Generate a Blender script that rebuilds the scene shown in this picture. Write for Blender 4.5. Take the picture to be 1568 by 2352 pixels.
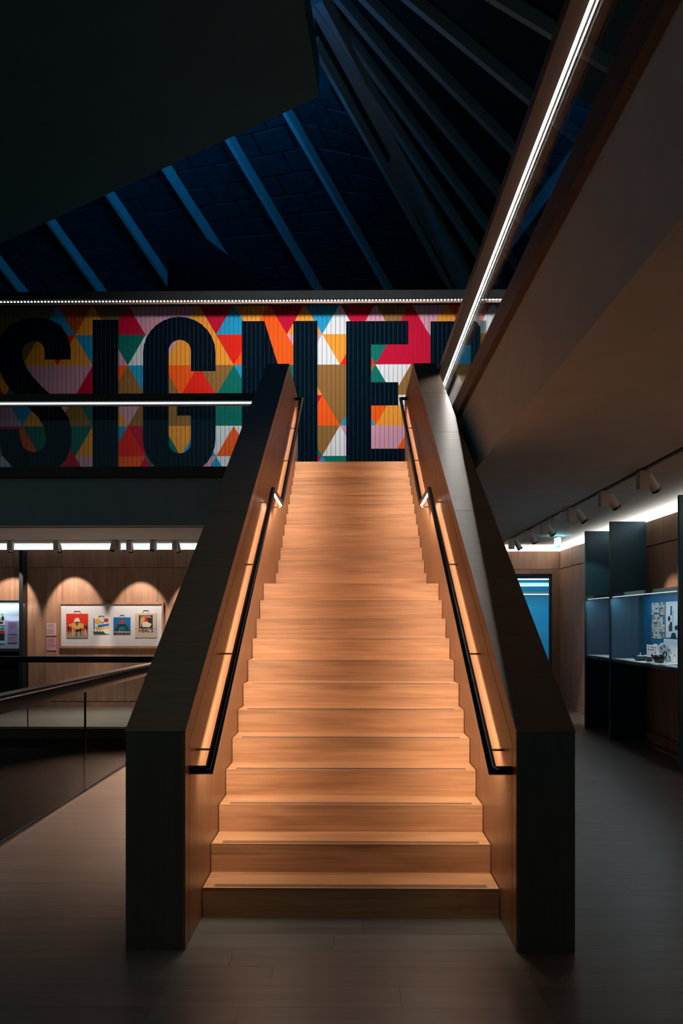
import bpy, bmesh, math, random
from mathutils import Vector, Matrix
random.seed(7)
for o in list(bpy.data.objects): bpy.data.objects.remove(o, do_unlink=True)
SC = bpy.context.scene
COL = SC.collection
PI = math.pi

# ------------------------------------------------------------------ camera
F = 1855.0; H = 1.627; TH = 0.0126; YH = 1427.2
cam = bpy.data.cameras.new('camera'); camo = bpy.data.objects.new('camera', cam); COL.objects.link(camo)
camo.location = (0, 0, H); camo.rotation_euler = (PI/2, 0, TH)
cam.sensor_fit = 'VERTICAL'; cam.sensor_height = 36; cam.sensor_width = 24
cam.lens = F/2352*36; cam.shift_y = (YH-1176)/2352
cam.clip_start = 0.05; cam.clip_end = 200
SC.camera = camo
SC.view_settings.view_transform = 'Standard'; SC.view_settings.look = 'None'
SC.view_settings.gamma = 1; SC.view_settings.use_curve_mapping = False
SC.view_settings.exposure = 0.0

# ------------------------------------------------------------------ world: dim night blue
W = bpy.data.worlds.new('world'); SC.world = W; W.use_nodes = True
bg = W.node_tree.nodes['Background']; bg.inputs[0].default_value = (0.42, 0.86, 1.0, 1); bg.inputs[1].default_value = 0.055

# ------------------------------------------------------------------ lights
def axes(xa, emit):
    z = -Vector(emit).normalized(); x = Vector(xa); x = (x-z*x.dot(z)).normalized(); y = z.cross(x)
    return Matrix((x, y, z)).transposed().to_4x4()
def area(name, loc, xa, emit, sx, sy, power, color, spread=180):
    l = bpy.data.lights.new(name, 'AREA'); l.shape = 'RECTANGLE'; l.size = sx; l.size_y = sy
    l.energy = power; l.color = color; l.spread = math.radians(spread)
    o = bpy.data.objects.new(name, l); COL.objects.link(o)
    o.matrix_world = Matrix.Translation(loc) @ axes(xa, emit); return o
def spot(name, loc, target, power, color, angle=50, blend=.3, r=.02):
    l = bpy.data.lights.new(name, 'SPOT'); l.energy = power; l.color = color
    l.spot_size = math.radians(angle); l.spot_blend = blend; l.shadow_soft_size = r
    o = bpy.data.objects.new(name, l); COL.objects.link(o)
    d = Vector(target)-Vector(loc); o.location = loc; o.rotation_euler = d.to_track_quat('-Z', 'Y').to_euler(); return o
def point(name, loc, power, color, r=.1):
    l = bpy.data.lights.new(name, 'POINT'); l.energy = power; l.color = color; l.shadow_soft_size = r
    o = bpy.data.objects.new(name, l); COL.objects.link(o); o.location = loc; return o
WARM = (1, .85, .68); NEUT = (1, .90, .80); COOL = (.80, .93, 1.0); BLUE = (.0, .36, 1.0)
# one unseen area lamp floating in the void, added to light the mural
area('mural_fill', (-.5, 12.3, 8.35), (1, 0, 0), (0, .76, -.65), 5.0, .5, 104, (1, .95, .90), 110)
# blue dusk light above the high soffit
for (lx, ly, lz, pw) in ((-1.5, 14.0, 11.3, 300), (-3.2, 14.6, 11.2, 330), (-5.4, 16.0, 11.2, 110)):
    spot('blue_roof_light', (lx, ly, lz), (lx-.5, ly+4.2, lz+.7), pw, BLUE, 125, .8, .15)
spot('blue_roof_light', (-1.3, 12.2, 11.2), (1.2, 16.5, 12.4), 75, BLUE, 110, .8, .15)
# gallery spot that falls on the floor beside the stair and the spots along the walls are made with their lamps
spot('floor_spot', (-1.9, 12.9, 3.0), (-2.45, 7.9, 0), 3800, (1, .60, .42), 33, 1, .12)

# ------------------------------------------------------------------ pixel -> point helpers
cs, sn = math.cos(TH), math.sin(TH)
def ray(px, py): return Vector((-sn+(px-784)/F*cs, cs+(px-784)/F*sn, (YH-py)/F))
def atY(px, py, Y): d = ray(px, py); return Vector((0, 0, H))+d*(Y/d.y)
def atX(px, py, X): d = ray(px, py); return Vector((0, 0, H))+d*(X/d.x)
def atZ(px, py, Z): d = ray(px, py); return Vector((0, 0, H))+d*((Z-H)/d.z)

# ------------------------------------------------------------------ materials
def lin(c):
    return tuple(((v/255)/12.92 if v/255 <= .04045 else ((v/255+.055)/1.055)**2.4) for v in c)
def newmat(name):
    m = bpy.data.materials.new(name); m.use_nodes = True; nt = m.node_tree
    return m, nt, nt.nodes['Principled BSDF']
def plain(name, c, rough=.6, metal=0, noise=.12, scale=6, bump=.0):
    m, nt, b = newmat(name); b.inputs['Roughness'].default_value = rough; b.inputs['Metallic'].default_value = metal
    tc = nt.nodes.new('ShaderNodeTexCoord'); n = nt.nodes.new('ShaderNodeTexNoise'); n.inputs['Scale'].default_value = scale; n.inputs['Detail'].default_value = 5
    nt.links.new(tc.outputs['Object'], n.inputs['Vector'])
    r = nt.nodes.new('ShaderNodeValToRGB'); r.color_ramp.elements[0].position = .3; r.color_ramp.elements[1].position = .7
    r.color_ramp.elements[0].color = (*[v*(1-noise) for v in c], 1); r.color_ramp.elements[1].color = (*[min(1, v*(1+noise)) for v in c], 1)
    nt.links.new(n.outputs[0], r.inputs[0]); nt.links.new(r.outputs[0], b.inputs['Base Color'])
    if bump:
        bp = nt.nodes.new('ShaderNodeBump'); bp.inputs['Strength'].default_value = bump; bp.inputs['Distance'].default_value = .01
        n2 = nt.nodes.new('ShaderNodeTexNoise'); n2.inputs['Scale'].default_value = 180; nt.links.new(tc.outputs['Object'], n2.inputs['Vector'])
        nt.links.new(n2.outputs[0], bp.inputs['Height']); nt.links.new(bp.outputs[0], b.inputs['Normal'])
    return m
def wood(name, c1, c2, axis, rough=.42, var=.16, fine=22.0, spec=.5):
    """oak: long streaks along axis (0,1,2), wavy figure, small tone change from board to board"""
    m, nt, b = newmat(name); N = nt.nodes.new; L = nt.links.new
    b.inputs['Roughness'].default_value = rough; b.inputs['Specular IOR Level'].default_value = spec
    tc = N('ShaderNodeTexCoord'); oi = N('ShaderNodeObjectInfo')
    add = N('ShaderNodeVectorMath'); add.operation = 'ADD'; mul = N('ShaderNodeMath'); mul.operation = 'MULTIPLY'; mul.inputs[1].default_value = 37
    L(oi.outputs['Random'], mul.inputs[0]); L(tc.outputs['Object'], add.inputs[0]); L(mul.outputs[0], add.inputs[1])
    mp = N('ShaderNodeMapping'); s = [fine]*3; s[axis] = .9; mp.inputs['Scale'].default_value = s; L(add.outputs[0], mp.inputs[0])
    n1 = N('ShaderNodeTexNoise'); n1.inputs['Scale'].default_value = 1.6; n1.inputs['Detail'].default_value = 8; n1.inputs['Roughness'].default_value = .62; n1.inputs['Distortion'].default_value = .35
    L(mp.outputs[0], n1.inputs['Vector'])
    mp2 = N('ShaderNodeMapping'); s = [7.0]*3; s[axis] = .8; mp2.inputs['Scale'].default_value = s; L(add.outputs[0], mp2.inputs[0])
    n2 = N('ShaderNodeTexNoise'); n2.inputs['Scale'].default_value = 1.0; n2.inputs['Detail'].default_value = 4; n2.inputs['Distortion'].default_value = 1.3; L(mp2.outputs[0], n2.inputs['Vector'])
    mx = N('ShaderNodeMath'); mx.operation = 'MULTIPLY_ADD'; mx.inputs[1].default_value = .5; L(n2.outputs[0], mx.inputs[0])
    h = N('ShaderNodeMath'); h.operation = 'MULTIPLY'; h.inputs[1].default_value = .5; L(n1.outputs[0], h.inputs[0]); L(h.outputs[0], mx.inputs[2])
    r = N('ShaderNodeValToRGB'); r.color_ramp.elements[0].position = .34; r.color_ramp.elements[1].position = .64
    r.color_ramp.elements[0].color = (*c1, 1); r.color_ramp.elements[1].color = (*c2, 1); L(mx.outputs[0], r.inputs[0])
    hs = N('ShaderNodeHueSaturation'); v = N('ShaderNodeMapRange'); v.inputs['To Min'].default_value = 1-var; v.inputs['To Max'].default_value = 1+var
    L(oi.outputs['Random'], v.inputs[0]); L(v.outputs[0], hs.inputs['Value']); L(r.outputs[0], hs.inputs['Color']); L(hs.outputs[0], b.inputs['Base Color'])
    bp = N('ShaderNodeBump'); bp.inputs['Strength'].default_value = .12; bp.inputs['Distance'].default_value = .004; L(n1.outputs[0], bp.inputs['Height']); L(bp.outputs[0], b.inputs['Normal'])
    return m
def emit(name, c, s):
    m, nt, b = newmat(name); b.inputs['Base Color'].default_value = (*c, 1); b.inputs['Emission Color'].default_value = (*c, 1); b.inputs['Emission Strength'].default_value = s; return m
def glass(name, tint, refl=1.0):
    m = bpy.data.materials.new(name); m.use_nodes = True; nt = m.node_tree; nt.nodes.clear(); N = nt.nodes.new
    o = N('ShaderNodeOutputMaterial'); t = N('ShaderNodeBsdfTransparent'); t.inputs[0].default_value = (*tint, 1)
    g = N('ShaderNodeBsdfGlossy'); g.inputs['Roughness'].default_value = .01; g.inputs[0].default_value = (refl, refl, refl, 1)
    fr = N('ShaderNodeFresnel'); geo = N('ShaderNodeNewGeometry'); mr = N('ShaderNodeMapRange'); mr.inputs['To Min'].default_value = 1.5; mr.inputs['To Max'].default_value = 1/1.5; nt.links.new(geo.outputs['Backfacing'], mr.inputs[0]); nt.links.new(mr.outputs[0], fr.inputs[0]); mx = N('ShaderNodeMixShader')
    nt.links.new(fr.outputs[0], mx.inputs[0]); nt.links.new(t.outputs[0], mx.inputs[1]); nt.links.new(g.outputs[0], mx.inputs[2]); nt.links.new(mx.outputs[0], o.inputs[0]); return m

M = {}
OAK1, OAK2 = (.34, .150, .064), (.66, .335, .160)
M['tread'] = wood('oak_tread', OAK1, OAK2, 0, .36, .10, 34)
M['riser'] = wood('oak_riser', OAK1, OAK2, 0, .42, .12, 34)
M['panel_oak'] = wood('oak_side_panel', (.22, .100, .046), (.31, .145, .070), 2, .38, .06)
M['parapet'] = wood('dark_oak_casing', (.120, .086, .062), (.175, .125, .092), 2, .38, .05)
M['cap'] = wood('oak_capping', (.175, .128, .092), (.235, .178, .130), 0, .34, .06)
M['wall_oak'] = wood('oak_wall_panel', (.27, .150, .100), (.45, .265, .178), 2, .5, .12)
M['plank'] = wood('floor_oak', (.098, .092, .080), (.165, .150, .130), 0, .36, .05, 12)
M['rail_oak'] = wood('rail_oak', (.12, .068, .040), (.18, .105, .062), 1, .4, .05)
M['band'] = wood('edge_band_timber', (.10, .065, .045), (.15, .10, .07), 1, .5, .05)
M['plaster'] = plain('painted_plaster', (.56, .575, .57), .75, 0, .05, 3, .05)
M['plaster_grey'] = plain('grey_plaster', (.26, .31, .32), .8, 0, .06, 1.2, .05)
M['white'] = plain('white_paint', (.75, .74, .72), .6, 0, .03)
M['black'] = plain('black_metal', (.012, .014, .016), .28, .6, .1)
M['dark'] = plain('dark_shadow_gap', (.006, .007, .008), .8)
M['steel'] = plain('brushed_steel', (.72, .68, .64), .3, .25, .1, 30)
M['litedge'] = plain('teal_lit_edge', (.06, .105, .125), .4, .1, .06)  # paler copy of the cabinet teal, track light painted into the front faces
M['darkmetal'] = plain('dark_teal_powder_coat', (.009, .066, .100), .5, .0, .06)
M['rail_dark'] = plain('dark_rail_coating', (.014, .020, .026), .35, .0, .1)
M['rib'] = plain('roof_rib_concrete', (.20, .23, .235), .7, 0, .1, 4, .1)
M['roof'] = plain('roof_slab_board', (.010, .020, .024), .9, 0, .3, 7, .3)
M['voidwall'] = plain('void_wall_dark', (.030, .055, .066), .8)
M['beam'] = plain('dark_beam_paint', (.02, .024, .025), .95)
M['beam'].node_tree.nodes['Principled BSDF'].inputs['Specular IOR Level'].default_value = .1
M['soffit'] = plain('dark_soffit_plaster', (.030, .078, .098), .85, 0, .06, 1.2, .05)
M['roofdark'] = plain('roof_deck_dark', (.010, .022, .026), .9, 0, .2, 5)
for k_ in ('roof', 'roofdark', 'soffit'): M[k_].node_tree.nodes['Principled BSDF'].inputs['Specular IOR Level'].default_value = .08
M['groove'] = plain('mural_backing', (.05, .11, .12), .7)  # teal-grey puts the light caught by slat edges into the gap colour
M['spot_white'] = plain('spot_lamp_white', (.62, .56, .52), .4, 0, .04)
M['led'] = emit('led_white', (.80, .92, 1.0), 1.3)
M['led_dot'] = emit('led_dot', (.9, .96, 1.0), 3.2)
M['led_warm'] = emit('led_warm', (1, .95, .9), 9)
M['glass'] = glass('clear_glass', (.90, .95, .95))
M['glass_void'] = glass('grey_green_glass', (.90, .93, .94), .35)
M['lens'] = emit('lamp_lens', (.85, .95, 1), 5)
M['skin_board'] = plain('white_mount_board', (.70, .72, .80), .7, 0, .02)
def flat(name, rgb, rough=.6): 
    if name not in M: M[name] = plain(name, lin(rgb), rough, 0, .05, 9)
    return M[name]

# ------------------------------------------------------------------ object builders (verts given in world metres)
ORG = {}
def put(name, verts, faces, mat, parent=None, mats=None, fm=None, smooth=False, origin=None, label=None, kind=None):
    me = bpy.data.meshes.new(name)
    xs = [v[0] for v in verts]; ys = [v[1] for v in verts]; zs = [v[2] for v in verts]
    og = Vector(origin) if origin is not None else Vector(((min(xs)+max(xs))/2, (min(ys)+max(ys))/2, min(zs)))
    me.from_pydata([tuple(Vector(v)-og) for v in verts], [], faces)
    for m in (mats or [mat]): me.materials.append(m)
    if fm: me.polygons.foreach_set('material_index', fm)
    if smooth: me.polygons.foreach_set('use_smooth', [True]*len(faces))
    me.update()
    return link(name, me, og, parent, label, kind)
def link(name, me, og, parent=None, label=None, kind=None):
    o = bpy.data.objects.new(name, me); COL.objects.link(o)
    ORG[o] = Vector(og)
    if parent is not None: o.parent = parent; o.location = Vector(og)-ORG[parent]
    else: o.location = og
    if label: o['label'] = label
    if kind: o['kind'] = kind
    return o
def thing(name, loc, label, cat, group=None):
    o = bpy.data.objects.new(name, None); COL.objects.link(o); o.location = loc; ORG[o] = Vector(loc); o.empty_display_size = .1
    o['label'] = label; o['category'] = cat
    if group: o['group'] = group
    return o
def tag(o, label, cat, group=None):
    o['label'] = label; o['category'] = cat
    if group: o['group'] = group
    return o
BOXC = {}
def box(name, a, b, mat, parent=None, bev=.0, label=None, kind=None):
    a = Vector(a); b = Vector(b); lo = Vector(map(min, a, b)); hi = Vector(map(max, a, b)); s = hi-lo
    key = (round(s.x, 4), round(s.y, 4), round(s.z, 4), mat.name, bev)
    if key not in BOXC:
        bm = bmesh.new(); bmesh.ops.create_cube(bm, size=1)
        for v in bm.verts: v.co = Vector((v.co.x*s.x, v.co.y*s.y, (v.co.z+.5)*s.z))
        if bev: bmesh.ops.bevel(bm, geom=bm.edges[:], offset=bev, segments=1, affect='EDGES')
        me = bpy.data.meshes.new(name); bm.to_mesh(me); bm.free(); me.materials.append(mat); BOXC[key] = me
    return link(name, BOXC[key], Vector(((lo.x+hi.x)/2, (lo.y+hi.y)/2, lo.z)), parent, label, kind)
class MB:
    def __init__(s): s.v = []; s.f = []; s.m = []
    def poly(s, pts, mi=0): n = len(s.v); s.v += [tuple(p) for p in pts]; s.f.append(tuple(range(n, n+len(pts)))); s.m.append(mi)
    def box(s, a, b, mi=0):
        x0, y0, z0 = map(min, a, b); x1, y1, z1 = map(max, a, b); n = len(s.v)
        s.v += [(x0, y0, z0), (x1, y0, z0), (x1, y1, z0), (x0, y1, z0), (x0, y0, z1), (x1, y0, z1), (x1, y1, z1), (x0, y1, z1)]
        for f in ((0, 3, 2, 1), (4, 5, 6, 7), (0, 1, 5, 4), (1, 2, 6, 5), (2, 3, 7, 6), (3, 0, 4, 7)): s.f.append(tuple(n+i for i in f)); s.m.append(mi)
    def prism(s, pts, d, mi=0):
        """extrude planar polygon pts by vector d"""
        n = len(s.v); k = len(pts); d = Vector(d); s.v += [tuple(p) for p in pts]+[tuple(Vector(p)+d) for p in pts]
        s.f.append(tuple(range(n, n+k))[::-1]); s.f.append(tuple(range(n+k, n+2*k))); s.m += [mi, mi]
        for i in range(k): j = (i+1) % k; s.f.append((n+i, n+j, n+k+j, n+k+i)); s.m.append(mi)
    def tube(s, pts, r, seg=14, mi=0, cap=True):
        pts = [Vector(p) for p in pts]; rings = []; n0 = len(s.v); up = None
        for i, p in enumerate(pts):
            if i == 0: t = (pts[1]-p).normalized(); k = 1
            elif i == len(pts)-1: t = (p-pts[i-1]).normalized(); k = 1
            else:
                a = (p-pts[i-1]).normalized(); b = (pts[i+1]-p).normalized(); t = (a+b).normalized(); k = 1/max(.35, t.dot(a))
            if up is None:
                up = Vector((0, 0, 1)) if abs(t.z) < .9 else Vector((1, 0, 0))
            u = (up-t*up.dot(t)).normalized(); w = t.cross(u); up = u
            if 0 < i < len(pts)-1:
                bend = (b-a); bn = (bend-t*bend.dot(t)); bn = bn.normalized() if bn.length > 1e-6 else Vector((0, 0, 0))
            else: bn = Vector((0, 0, 0))
            for q in range(seg):
                c = (u*math.cos(2*PI*q/seg)+w*math.sin(2*PI*q/seg))*r
                c = c+bn*(c.dot(bn))*(k-1); s.v.append(tuple(p+c))
        for i in range(len(pts)-1):
            for q in range(seg):
                a = n0+i*seg+q; b2 = n0+i*seg+(q+1) % seg; s.f.append((a, b2, b2+seg, a+seg)); s.m.append(mi)
        if cap:
            s.f.append(tuple(n0+q for q in range(seg))[::-1]); s.m.append(mi)
            e = n0+(len(pts)-1)*seg; s.f.append(tuple(e+q for q in range(seg))); s.m.append(mi)
    def lathe(s, c, prof, seg=24, sx=1, sy=1, mi=0):
        c = Vector(c); n0 = len(s.v)
        for (r, z) in prof:
            for q in range(seg): a = 2*PI*q/seg; s.v.append((c.x+r*sx*math.cos(a), c.y+r*sy*math.sin(a), c.z+z))
        for i in range(len(prof)-1):
            for q in range(seg): a = n0+i*seg+q; b = n0+i*seg+(q+1) % seg; s.f.append((a, b, b+seg, a+seg)); s.m.append(mi)
        s.f.append(tuple(n0+q for q in range(seg))[::-1]); s.m.append(mi)
    def build(s, name, mat, parent=None, mats=None, smooth=False, **k): return put(name, s.v, s.f, mat, parent, mats, s.m if mats else None, smooth, **k)

# ================================================================== THE SETTING
ZS = 3.08      # underside of the upper slab
ZF = 3.96      # upper floor
XV = -2.55     # left edge of the near floor (void beyond it)
XR = 4.05      # face of the right-hand oak wall
YV = 12.27     # far edge of the void
YW = 15.3      # face of the gallery wall and the mural

fl = MB(); fl.box((XV, 8.0, -.30), (6, 16.0, 0)); fl.box((XV, -3, -.30), (6, 8.0, -.022)); fl.box((-9.5, YV, -.30), (XV, 16.0, 0))
floor = fl.build('floor', M['plank']); floor['kind'] = 'structure'
y = 2.0; row = 0
while y < 7.99:
    x = XV; row += 1
    while x < 5.2:
        w = random.uniform(1.7, 3.0); x2 = min(x+w, 5.2)
        if 5.2-x2 < .4: x2 = 5.2
        box('floor_board', (x+.0006, y+.0006, -.022), (x2-.0006, y+.1994, 0), M['plank'], floor); x = x2
    y += .2
b = MB(); b.box((-9.5, YV-.02, -.16), (XV, YV, 0)); b.box((XV-.02, -3, -.16), (XV, YV, 0)); b.build('trim_1', M['band'], kind='structure')
b = MB(); b.box((-9.5, YV, -3.96), (XV, YV+.1, -.16)); b.box((XV, -3, -3.96), (XV+.1, YV, -.3)); b.box((-9.6, -3, -3.96), (-9.5, YV, 3.08)); b.build('wall_void', M['voidwall'], kind='structure')
b = MB(); b.box((-9.6, -3, -4.1), (3, 16, -3.96)); b.build('floor', M['plank'], kind='structure')

# upper slab = ceiling of the gallery; recess for the light slot along the far wall
b = MB()
b.box((-9.5, 12.5, ZS), (1.2, 14.95, ZF)); b.box((-9.5, 14.95, 3.34), (1.2, 16.2, ZF))
b.box((1.2, -2.5, ZS), (4.55, 15.35, ZF)); b.box((1.2, 15.35, 3.30), (4.55, 16.4, ZF)); b.box((4.55, -2.5, ZS), (6, 16.4, ZF))
ceil = b.build('ceiling', M['plaster'], kind='structure')
b = MB(); b.box((-.83, 11.80, 3.08), (.82, 12.5, ZF)); b.build('floor', M['tread'], kind='structure')
# timber edge bands of the upper slab
b = MB(); b.box((-9.5, 12.36, 3.83), (-1.12, 12.5, 3.975)); b.build('trim_2', M['band'], kind='structure')
b = MB(); b.box((1.13, -2.5, 3.86), (1.2, 12.3, 4.05)); b.build('trim_3', M['band'], kind='structure')
b = MB(); b.box((-9.5, 12.40, 3.10), (-1.12, 12.5, 3.83)); b.build('wall_balcony_left', M['plaster'], kind='structure')
b = MB(); b.box((1.185, -2.5, ZS), (1.2, 12.3, 3.86)); b.build('wall_balcony_right', M['plaster'], kind='structure')

# high soffit slab top left of the picture
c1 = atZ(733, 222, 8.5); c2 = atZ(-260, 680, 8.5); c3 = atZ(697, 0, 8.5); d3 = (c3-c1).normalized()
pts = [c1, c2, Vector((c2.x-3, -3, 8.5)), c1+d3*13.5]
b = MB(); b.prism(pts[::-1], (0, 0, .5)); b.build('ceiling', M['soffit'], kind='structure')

# ---- roof: straight concrete ribs and slabs
ZR = 12.6
def ribpt(px, py, Y): return atY(px, py, Y)
LEFT = [((-161, 410), (65, 700)), ((-16, 340), (246, 700)), ((125, 270), (414, 700)), ((252, 200), (577, 700)), ((407, 130), (744, 700)), ((537, 60), (906, 700))]
roof_b = MB()
ribs = []
for (u, l) in LEFT: ribs.append((atZ(u[0], u[1], ZR), atY(l[0], l[1], 22), .09, .36))
ribs.append((atY(724, 118, 14.3), atY(1051, 700, 22), .07, .3))
ribs.append((atY(716, 14, 14.0), atY(1088, 700, 22), .42, .35))
FAN = [((716, 18), 14.0, (1168, 700), 22), ((712, -20), 14.0, (1243, 700), 22), ((712, -70), 13.7, (1340, 688), 21.5), ((712, -119), 13.2, (1384, 564), 19.3), ((712, -179), 12.6, (1464, 444), 16.9), ((712, -247), 12.0, (1578, 274), 14.4), ((712, -420), 10.6, (1760, 60), 12)]
for (u, yu, l, yl) in FAN: ribs.append((atY(u[0], u[1], yu), atY(l[0], l[1], yl), .10, .26))
b = MB(); b.box((-16, 23.0, 3.0), (12, 23.2, 13.5)); b.box((-16, 22.9, 2.9), (12, 23.0, 3.4)); b.build('wall_far', M['roofdark'], kind='structure')
b = MB()
for i in range(6, len(ribs)-1):
    (a0, b0, _, _), (a1, b1, _, _) = ribs[i], ribs[i+1]; upv = Vector((0, 0, .32))
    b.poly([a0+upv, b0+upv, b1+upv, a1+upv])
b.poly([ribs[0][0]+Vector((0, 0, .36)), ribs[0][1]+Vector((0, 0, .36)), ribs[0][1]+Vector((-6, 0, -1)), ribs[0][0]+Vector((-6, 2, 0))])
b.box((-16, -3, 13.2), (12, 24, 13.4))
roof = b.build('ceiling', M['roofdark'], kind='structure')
def bar(name, a, c, w, h, mat, parent):
    d = (c-a).normalized(); side = d.cross(Vector((0, 0, 1))).normalized()*(w/2); up = side.cross(d).normalized()
    if up.z < 0: up = -up
    up = up*h; m = MB(); m.prism([a-side, a+side, a+side+up, a-side+up], c-a); return m.build(name, mat, parent)
for (a, c, w, h) in ribs: bar('rib', a, c, w, h, M['rib'], roof)
def bil(a, bb, c, d, u, v): return (a*(1-u)+bb*u)*(1-v)+(d*(1-u)+c*u)*v
for i in range(6):
    (a0, b0, _, _), (a1, b1, _, _) = ribs[i], ribs[i+1]; n = 13
    for r in range(n):
        cuts = [0, .55, 1] if r % 2 else [0, .28, .8, 1]
        for q in range(len(cuts)-1):
            g = .014; u0, u1 = r/n+.004, (r+1)/n-.004; v0, v1 = cuts[q]+g, cuts[q+1]-g; z = Vector((0, 0, .30+random.uniform(-.012, .012)))
            P = [bil(a0, b0, b1, a1, u, v)+z for (u, v) in ((u0, v0), (u1, v0), (u1, v1), (u0, v1))]
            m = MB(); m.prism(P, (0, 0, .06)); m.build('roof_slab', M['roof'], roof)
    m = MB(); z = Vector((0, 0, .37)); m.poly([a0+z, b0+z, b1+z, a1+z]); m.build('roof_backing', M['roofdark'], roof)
# dark bulkhead with a sloping top in front of the ribs
P = [atY(x, y_, 17.2) for (x, y_) in ((385, 487), (439, 522), (517, 581), (592, 638), (592, 638), (385, 638))]
P[4] = Vector((P[4].x, 17.2, ZF)); P[5] = Vector((P[5].x, 17.2, ZF))
t = thing('bulkhead', (P[4].x/2+P[5].x/2, 17.3, P[4].z), 'dark upright bulkhead with a stepped sloping top under the roof ribs', 'bulkhead')
m = MB(); m.prism(P, (0, .25, 0)); M['bulk'] = plain('bulkhead_black', (.0015, .004, .005), .9); M['bulk'].node_tree.nodes['Principled BSDF'].inputs['Specular IOR Level'].default_value = 0
m.build('side_panel', M['bulk'], t)
Q = [atY(x, y_, 17.2)+Vector((0, -.03, 0)) for (x, y_) in ((385, 487), (439, 522), (439, 760), (385, 760))]
m = MB(); m.prism(Q, (0, .028, 0)); m.build('cover_panel', M['bulk'], t)

# ---- gallery wall (left / far) of oak panels
b = MB(); b.box((-9.5, 15.62, 0), (1.2, 15.75, 3.34)); wb = b.build('wall_back', M['white'], kind='structure')
edges = [-170, -113, -40, 33, 105, 142.5, 288, 361, 397.5, 470, 616, 690, 763, 836, 909, 990]
for i in range(len(edges)-1):
    x0 = atY(edges[i], 1400, YW).x+.003; x1 = atY(edges[i+1], 1400, YW).x-.003
    if x1 > 1.6: x1 = 1.6
    if x1-x0 < .05: continue
    box('wall_panel', (x0, YW, .11), (x1, YW+.03, 2.64), M['wall_oak'], wb); box('wall_panel', (x0, YW, 2.648), (x1, YW+.03, 2.99), M['wall_oak'], wb)
b = MB(); b.box((-9.5, YW+.03, 0), (1.7, YW+.07, 2.98)); b.build('panel_backing', M['dark'], wb)
b = MB(); b.box((-9.5, YW-.012, 0), (1.2, YW+.03, .095)); b.build('baseboard_back', M['wall_oak'], kind='structure')
area('cove_light', (-5.2, 15.44, 2.93), (1, 0, 0), (0, .35, 1), 8.2, .05, 20, (.90, .97, 1))
b = MB(); b.box((-9.3, YW+.08, 2.86), (-1.2, YW+.3, 2.90)); b.build('trim_4', M['white'], kind='structure')

# ---- right wall: far part with the door, side part along X = XR
YB = 15.78
b = MB(); b.box((1.7, 16.2, 2.6), (4.6, 16.4, 3.3)); b.box((4.45, 2.3, 0), (4.6, 16.4, 3.08)); wr = b.build('wall_right', M['white'], kind='structure')
DX0, DX1, DZ = 2.62, 3.90, 2.55
for (x0, x1) in ((1.2, 1.9), (1.9, 2.58)): box('wall_panel', (x0+.003, YB, .11), (x1-.003, YB+.03, 2.64), M['wall_oak'], wr)
for (x0, x1) in ((1.2, 1.9), (1.9, 3.105), (3.105, 4.048)): box('wall_panel', (x0+.003, YB, 2.648), (x1-.003, YB+.03, 2.99), M['wall_oak'], wr)
yy = [15.78, 14.96, 13.78, 12.60, 11.42, 10.55, 9.37, 8.19, 7.01, 5.83, 4.65, 3.47, 2.3]
for i in range(len(yy)-1):
    box('wall_panel', (XR, yy[i+1]+.003, .13), (XR+.03, yy[i]-.003, 2.64), M['wall_oak'], wr); box('wall_panel', (XR, yy[i+1]+.003, 2.655), (XR+.03, yy[i]-.003, 2.99), M['wall_oak'], wr)
b = MB(); b.box((XR+.03, 2.3, 0), (XR+.07, YB+.03, 2.98)); b.box((1.2, YB+.03, 0), (DX0-.04, YB+.07, 2.98)); b.box((DX0-.04, YB+.03, DZ+.12), (XR+.03, YB+.07, 2.98)); b.build('panel_backing', M['dark'], wr)
b = MB(); b.box((XR-.012, 2.3, 0), (XR+.03, YB, .12)); b.build('baseboard_right', M['wall_oak'], kind='structure')
b = MB(); b.box((DX0-.05, YB-.02, 0), (DX0, YB+.12, DZ+.09)); b.box((DX1, YB-.02, 0), (4.05, YB+.12, DZ+.09)); b.box((DX0, YB-.02, DZ), (DX1, YB+.12, DZ+.09))
door = b.build('door_1', M['wall_oak'], kind='structure')
b = MB(); b.box((DX0, YB+.04, .0), (DX1, YB+.055, DZ)); b.build('glass_leaf', M['glass'], door)
b = MB(); b.box((DX1-.045, YB+.02, 0), (DX1, YB+.08, DZ)); b.box((DX0, YB+.02, 0), (DX0+.045, YB+.08, DZ)); b.box((DX0, YB+.02, DZ-.04), (DX1, YB+.08, DZ)); b.build('leaf_frame', M['darkmetal'], door)
area('cove_light', (4.22, 11.0, 2.965), (0, 1, 0), (-.45, 0, 1), 9.6, .05, 105, (1, .93, .86))
area('cove_light', (2.7, 15.98, 2.965), (1, 0, 0), (0, -.35, 1), 2.6, .05, 34, (1, .93, .86))
b = MB(); b.box((XR+.07, 6, 2.86), (4.45, YB+.02, 2.90)); b.box((1.9, YB+.07, 2.86), (4.45, 16.2, 2.90)); b.build('trim_5', M['white'], kind='structure')
box('wall_panel', (1.605, YW+.003, .0), (1.64, YB-.003, 2.99), M['wall_oak'], wr)
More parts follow.
